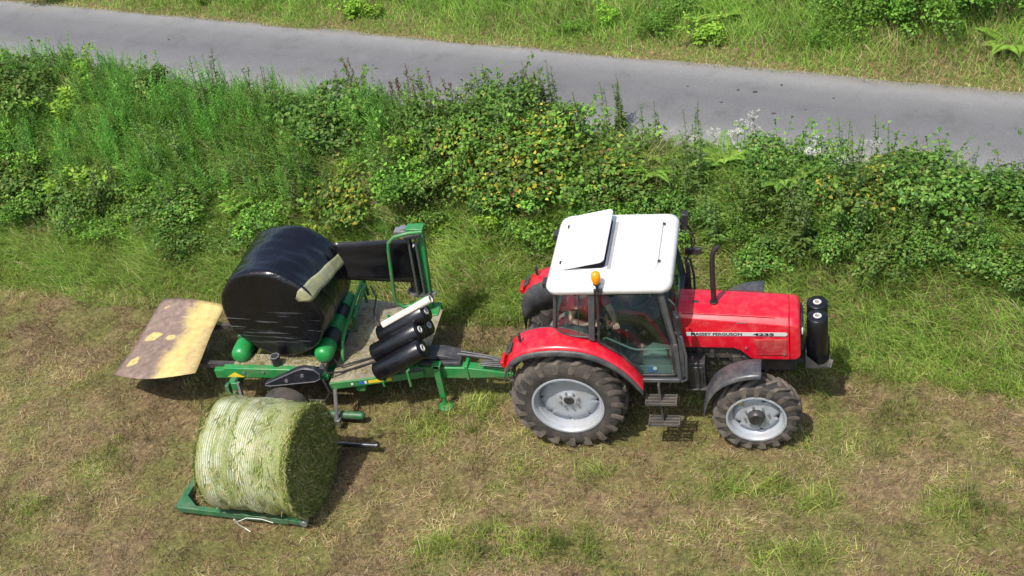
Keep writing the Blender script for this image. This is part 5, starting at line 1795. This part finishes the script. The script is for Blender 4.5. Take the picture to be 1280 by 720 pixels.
def make_stalks(name, seed, kind, n=5, H=0.9):
    P = Plant(seed); r = P.r
    for i in range(n):
        b = np.array([r.normal(0, 0.12), r.normal(0, 0.12), 0]); h = H * (0.7 + 0.45 * r.random()); ln = r.normal(0, 0.07, 2)
        at = lambda t: b + np.array([ln[0] * t, ln[1] * t, h * t])
        c0 = (0.13, 0.085, 0.045) if kind == 'dock' else (0.16, 0.20, 0.06)
        P.stem([at(t) for t in np.linspace(0, 1, 5)], 0.006, c0)
        if kind == 'dock':
            for k in range(70):
                t = 0.45 + 0.55 * r.random()
                P.leaf(at(t) + r.normal(0, 0.014, 3), rnd_unit(r) + np.array([0, 0, 0.6]), rnd_unit(r), 0.035, 0.018, np.array((0.15, 0.085, 0.05)) * (0.6 + 0.8 * r.random()))
        elif kind == 'umbel':
            for k in range(7):
                e = at(0.98) + np.array([0.09 * math.cos(k), 0.09 * math.sin(k), 0.05 * r.random()]) * (0.4 + 0.9 * r.random())
                P.stem([at(0.88), e], 0.003, c0)
                for m in range(16):
                    P.leaf(e + r.normal(0, 0.016, 3) * np.array([1, 1, 0.3]), rnd_unit(r), np.array([0, 0, 1.0]), 0.022, 0.02, np.array((0.75, 0.75, 0.68)) * (0.8 + 0.2 * r.random()))
        else:
            for k in range(42):
                t = 0.15 + 0.85 * r.random(); az = r.random() * 6.283
                ll = 0.10 * (1.1 - 0.7 * t)
                P.leaf(at(t), np.array([math.cos(az), math.sin(az), 0.5]), np.array([0, 0, 1.0]), ll, ll * 0.35, np.array((0.14, 0.22, 0.06)) * (0.7 + 0.6 * r.random()))
        for k in range(10):
            az = r.random() * 6.283
            P.leaf(at(0.3 * r.random()), np.array([math.cos(az), math.sin(az), 0.4]), np.array([0, 0, 1.0]), 0.13, 0.05, np.array((0.12, 0.2, 0.04)) * (0.7 + 0.6 * r.random()))
    return P.data(name)


DK = [(0.092, 0.185, 0.024), (0.12, 0.23, 0.032), (0.060, 0.145, 0.022), (0.135, 0.275, 0.044), (0.19, 0.31, 0.06)]
MID = [(0.15, 0.30, 0.034), (0.19, 0.36, 0.044), (0.105, 0.25, 0.030), (0.22, 0.42, 0.06)]
LIME = [(0.26, 0.45, 0.045), (0.32, 0.52, 0.06), (0.21, 0.39, 0.04)]
FEA = [(0.15, 0.35, 0.05), (0.19, 0.42, 0.062), (0.12, 0.29, 0.04)]
YEL = [(0.52, 0.46, 0.05), (0.42, 0.42, 0.05), (0.60, 0.50, 0.08), (0.34, 0.40, 0.05)]
RST = [(0.28, 0.11, 0.06), (0.33, 0.18, 0.08)]

SPEC = {
    'bramble': ("bramble_bush", "dark green bramble bush in the dense part of the hedge bank", "bush", "dark brambles on the hedge bank"),
    'leafy': ("leafy_shrub", "mid green leafy shrub growing among the brambles on the hedge bank", "shrub", "leafy shrubs on the hedge bank"),
    'lime': ("nettle_clump", "bright light green clump of broad leaves on the hedge bank", "plant", "light green clumps on the hedge bank"),
    'yellow': ("yellowing_bramble", "bramble bush with yellow and rusty autumn leaves on the hedge bank", "bush", "yellowing brambles on the hedge bank"),
    'feather': ("feathery_weed", "soft feathery mid green weeds near the lane on the left of the bank", "weed", "feathery weeds on the hedge bank"),
    'fern': ("fern", "yellow-green fern with arching fronds on the hedge bank", "fern", "ferns on the hedge bank"),
}
protos = {
    'bramble': [make_bush("bramble_bush", 100 + i, DK, 1700, 0.62, 0.76, (0.035, 0.085), 0.66, accents=[(0.16, 0.24, 0.05), (0.30, 0.30, 0.07)], acc_p=0.08) for i in range(4)],
    'leafy': [make_bush("leafy_shrub", 200 + i, MID, 1700, 0.58, 0.88, (0.03, 0.075), 0.6, upright=0.35) for i in range(3)],
    'lime': [make_bush("nettle_clump", 300 + i, LIME, 600, 0.38, 0.55, (0.06, 0.10), 0.55, lobes=6, arch=4, upright=0.5) for i in range(2)],
    'yellow': [make_bush("yellowing_bramble", 400 + i, DK + MID, 1400, 0.6, 0.75, (0.04, 0.085), 0.7, accents=YEL + YEL + YEL + RST, acc_p=0.2) for i in range(2)],
    'feather': [make_feathery("feathery_weed", 500 + i, FEA) for i in range(3)],
    'fern': [make_fern("fern", 600 + i, [(0.22, 0.38, 0.05), (0.28, 0.42, 0.065), (0.18, 0.33, 0.045)]) for i in range(2)],
}
used = set()


def plant(kind, x, y, sc=1.0, rz=None, sink=0.05, over=None, slope=True):
    lst = protos[kind]
    p = lst[int(rng.integers(len(lst)))]
    if p.name in used:
        o = p.copy(); COL.objects.link(o)
    else:
        o = p; used.add(p.name)
    nm, lb, ct, gp = over or SPEC[kind]
    tag(o, lb, ct, gp)
    if over:
        o.name = nm
    o.location = (x, y, float(height(x, y)) - sink)
    o.rotation_euler = (rng.normal(0, 0.08), rng.normal(0, 0.08), rng.random() * 6.283 if rz is None else rz)
    o.scale = (sc * rng.uniform(0.9, 1.4), sc * rng.uniform(0.9, 1.3), sc * rng.uniform(0.75, 1.15))
    return o


# a leafy understorey on the whole bank so that no bare soil shows between the plants
def ground_cover():
    n = 26000
    u = rng.uniform(-17, 8, n); f = foot(u)
    v = f + 0.9 + (4.35 - f - 0.9) * rng.random(n)
    x, y = xy_of(u, v)
    z = height(x, y)
    P = Plant(900)
    pal = np.array(DK + MID)
    tone = 0.6 + 0.8 * fbm(u, v, 1.5, 131, 3)
    for i in range(n):
        p = np.array([x[i], y[i], z[i] + 0.02 + 0.22 * rng.random()])
        ll = 0.05 + 0.05 * rng.random()
        P.leaf(p, rnd_unit(rng), np.array([0, -0.4, 1.0]) + rnd_unit(rng) * 0.5, ll, ll * 0.6, pal[rng.integers(len(pal))] * tone[i])
    o = P.data("ground_cover")
    tag(o, "low leafy ground cover under the bushes of the hedge bank", "undergrowth", kind="stuff")


ground_cover()

yellow_at = [on_ground(px, py, 0.35) for px, py in ((665, 200), (690, 235), (640, 175), (440, 250), (735, 200), (610, 225), (575, 190), (700, 180), (1085, 225))]
fern_at = [on_ground(px, py, 0.3) for px, py in ((825, 188), (812, 208), (905, 196), (980, 222), (300, 252))]
for x, y in yellow_at:
    plant('yellow', x, y, 1.1)
for x, y in fern_at:
    plant('fern', x, y, rng.uniform(0.7, 0.95), sink=-0.12)
gap = 0.47
for iu in range(int(25 / gap)):
    u0 = -17 + iu * gap
    f0 = float(foot(u0))
    v = f0 + 1.0 + 0.25 * rng.random()
    row = 0
    while v < 4.12:
        uu = u0 + rng.uniform(-0.24, 0.24); vv = v + rng.uniform(-0.16, 0.16)
        x, y = xy_of(uu, vv)
        if all((x - a) ** 2 + (y - b_) ** 2 > 0.2 for a, b_ in yellow_at + fern_at):
            near_lane = vv > 3.4
            q = float(fbm(np.array([uu]), np.array([vv]), 0.6, 141, 3)[0])
            k = rng.random()
            if uu < -4.4 and vv > 2.0 and k < 0.88:
                kind = 'feather'
            elif uu > 0.2 and k < 0.72:
                kind = 'bramble'
            elif q > 0.55:
                kind = 'leafy' if k < 0.75 else 'bramble'
            else:
                kind = 'bramble' if k < 0.62 else ('leafy' if k < 0.86 else 'lime')
            sc = rng.uniform(0.9, 1.28)
            if vv < f0 + 1.5:
                sc *= 0.72
            if near_lane and uu > 0.5:
                sc *= 0.82
            if -3.8 < uu < -0.8 and vv > 2.6:
                sc *= 1.15
            plant(kind, x, y, sc)
        v += 0.48
        row += 1

# tall seed heads and flowers at the lane's edge
stalk_protos = {}
for kind, name, label, cat, group, pxs in (
        ('dock', "dock_seed_head", "brown dock seed stalks standing up against the grey lane", "dock plant", "dock stalks at the lane's edge",
         ((420, 112), (437, 108), (455, 110), (495, 122), (510, 118), (525, 118), (545, 120), (665, 118))),
        ('weed', "tall_weed", "thin upright green weed rising above the hedge in front of the lane", "weed", "tall weeds at the lane's edge",
         ((650, 112), (690, 118), (765, 140), (772, 142), (800, 168), (860, 170), (700, 125), (1105, 190), (620, 118), (1060, 195))),
        ('umbel', "white_flower", "white flowering weed in front of the lane", "flower", "white flowers at the lane's edge",
         ((915, 165), (925, 168), (1018, 190), (880, 172), (1075, 200), (940, 172)))):
    pr = [make_stalks(name, 700 + 10 * len(stalk_protos) + i, kind, 4 if kind != 'umbel' else 3, {'dock': 0.85, 'weed': 0.95, 'umbel': 0.62}[kind]) for i in range(2)]
    stalk_protos[kind] = pr
    for i, (px, py) in enumerate(pxs):
        o = pr[i % 2]
        if i >= 2:
            o = o.copy(); COL.objects.link(o)
        x, y = on_ground(px, py, 0.5)
        tag(o, label, cat, group)
        o.location = (x, y, float(height(x, y)) - 0.02)
        o.rotation_euler = (0, 0, rng.random() * 6.283)
        o.scale = (1, 1, rng.uniform(0.85, 1.15))

# thin weeds pushing up through the brambles
for i in range(46):
    u = rng.uniform(-13, 6); f0 = float(foot(u)); v = rng.uniform(f0 + 1.0, 3.9)
    x, y = xy_of(u, v)
    o = stalk_protos['weed'][i % 2].copy(); COL.objects.link(o)
    o.name = "bank_weed"
    tag(o, "thin leafy weed stem pushing up through the brambles", "weed", "weeds among the brambles")
    o.location = (x, y, float(height(x, y)))
    o.rotation_euler = (rng.normal(0, 0.12), rng.normal(0, 0.12), rng.random() * 6.283)
    k = rng.uniform(0.9, 1.35); o.scale = (k * 1.2, k * 1.2, k)

# plants on the far verge
far = ("verge_plant", "broad leaved light green plant on the far verge of the lane", "plant", "light green plants on the far verge")
for px, py, sc in ((445, 22, 0.9), (470, 20, 0.6), (760, 32, 0.7), (880, 55, 0.8), (1000, 30, 0.6), (250, 6, 0.6)):
    x, y = on_ground(px, py); plant('lime', x, y, sc, over=far)
far2 = ("verge_shrub", "dark leafy shrub on the far verge of the lane", "shrub", "dark shrubs on the far verge")
for px, py, sc in ((1090, 30, 1.1), (1115, 48, 0.9), (1140, 20, 1.2), (1180, 40, 1.2), (1240, 30, 1.2), (820, 48, 0.6), (1040, 10, 0.9), (640, 6, 0.6), (850, 20, 0.6), (720, 40, 0.5), (60, -6, 0.9)):
    x, y = on_ground(px, py); plant('leafy', x, y, sc, over=far2)
ff = ("verge_fern", "light green fern on the far verge of the lane", "fern", "ferns on the far verge")
for px, py, sc in ((1075, 8, 1.1), (1110, 14, 1.1), (905, 20, 0.8), (1265, 60, 1.0)):
    x, y = on_ground(px, py); plant('fern', x, y, sc, over=ff)

# more rank growth across the verge
for i in range(26):
    u = rng.uniform(-12, 6.5); v = ROAD1 + 0.8 + 3.2 * rng.random()
    x, y = xy_of(u, v)
    if rng.random() < 0.5:
        plant('lime', x, y, rng.uniform(0.5, 0.9), over=far)
    else:
        plant('leafy', x, y, rng.uniform(0.4, 0.75), sink=0.12, over=far2)


# small things lying about
def make_clod(seed, r):
    b = MB()
    bmesh.ops.create_icosphere(b.bm, subdivisions=2, radius=r)
    for w in b.bm.verts:
        k = 1 + 0.5 * mnoise.noise(w.co * (1.2 / r) + Vector((seed, 0, 0)))
        w.co = Vector((w.co.x * k * 1.3, w.co.y * k, max(w.co.z * k * 0.5, -0.01)))
    return b


clod_m = mat("dry_clod", (0.06, 0.05, 0.04), 0.95, var=0.4)
for i, (px, py) in enumerate(((977, 110), (923, 117), (944, 119), (1042, 127), (902, 132), (967, 146), (1007, 142), (212, 53), (265, 75), (860, 112))):
    x, y = on_ground(px, py)
    c = make_clod(i * 3.1, 0.016 + 0.007 * (i % 3)).build("clod", clod_m)
    c.location = (x, y, ROADZ + 0.05)
    tag(c, "small dark clod of dirt lying on the grey lane", "clod", "clods of dirt on the lane")
x, y = on_ground(634, 399)
o = stalk_protos['umbel'][0].copy(); COL.objects.link(o)
o.name = "ground_flower"
o.location = (x, y, -0.16); o.rotation_euler = (0, 0, 1.0); o.scale = (0.45, 0.45, 0.4)
tag(o, "small white flower cluster on the bare ground behind the tractor", "flower")
if "group" in o: del o["group"]


def loose_hay():
    n = 900
    V, F, C = [], [], []
    for i in range(n):
        k = rng.random()
        if k < 0.72:
            x = -3.58 + 1.3 * rng.random(); y = -0.35 + 1.7 * rng.random() ** 1.4; z = 0.706
            if y < -0.40 + 0.2 * (x + 3.6) + 0.06:
                continue
        else:
            x = -5.05 + 1.3 * rng.random(); y = -0.24 + 0.22 * rng.random(); z = 0.906
        p = np.array([x, y, z + 0.012 * rng.random()]); a = rng.random() * 6.283
        d = np.array([math.cos(a), math.sin(a), 0.12 * rng.normal()]); s_ = np.array([-d[1], d[0], 0]) * 0.003
        L = 0.05 + 0.1 * rng.random(); q = len(V)
        V += [p - d * L / 2 - s_, p - d * L / 2 + s_, p + np.array([0, 0, 0.012]) + s_, p + d * L / 2]
        F += [(q, q + 1, q + 2), (q, q + 2, q + 3)]
        c = (STRAW if rng.random() < 0.5 else OLIVE)[rng.integers(3)] * (0.5 + 0.5 * rng.random())
        C += [c] * 4
    o = np_mesh("loose_hay", V, F, grass_m, np.array(C))
    tag(o, "loose hay scattered over the deck of the bale wrapper", "hay", kind="stuff")


loose_hay()

# stray prototypes that found no place
for lst in protos.values():
    for p in lst:
        if p.name not in used and p.location.length < 1e-6:
            bpy.data.objects.remove(p)
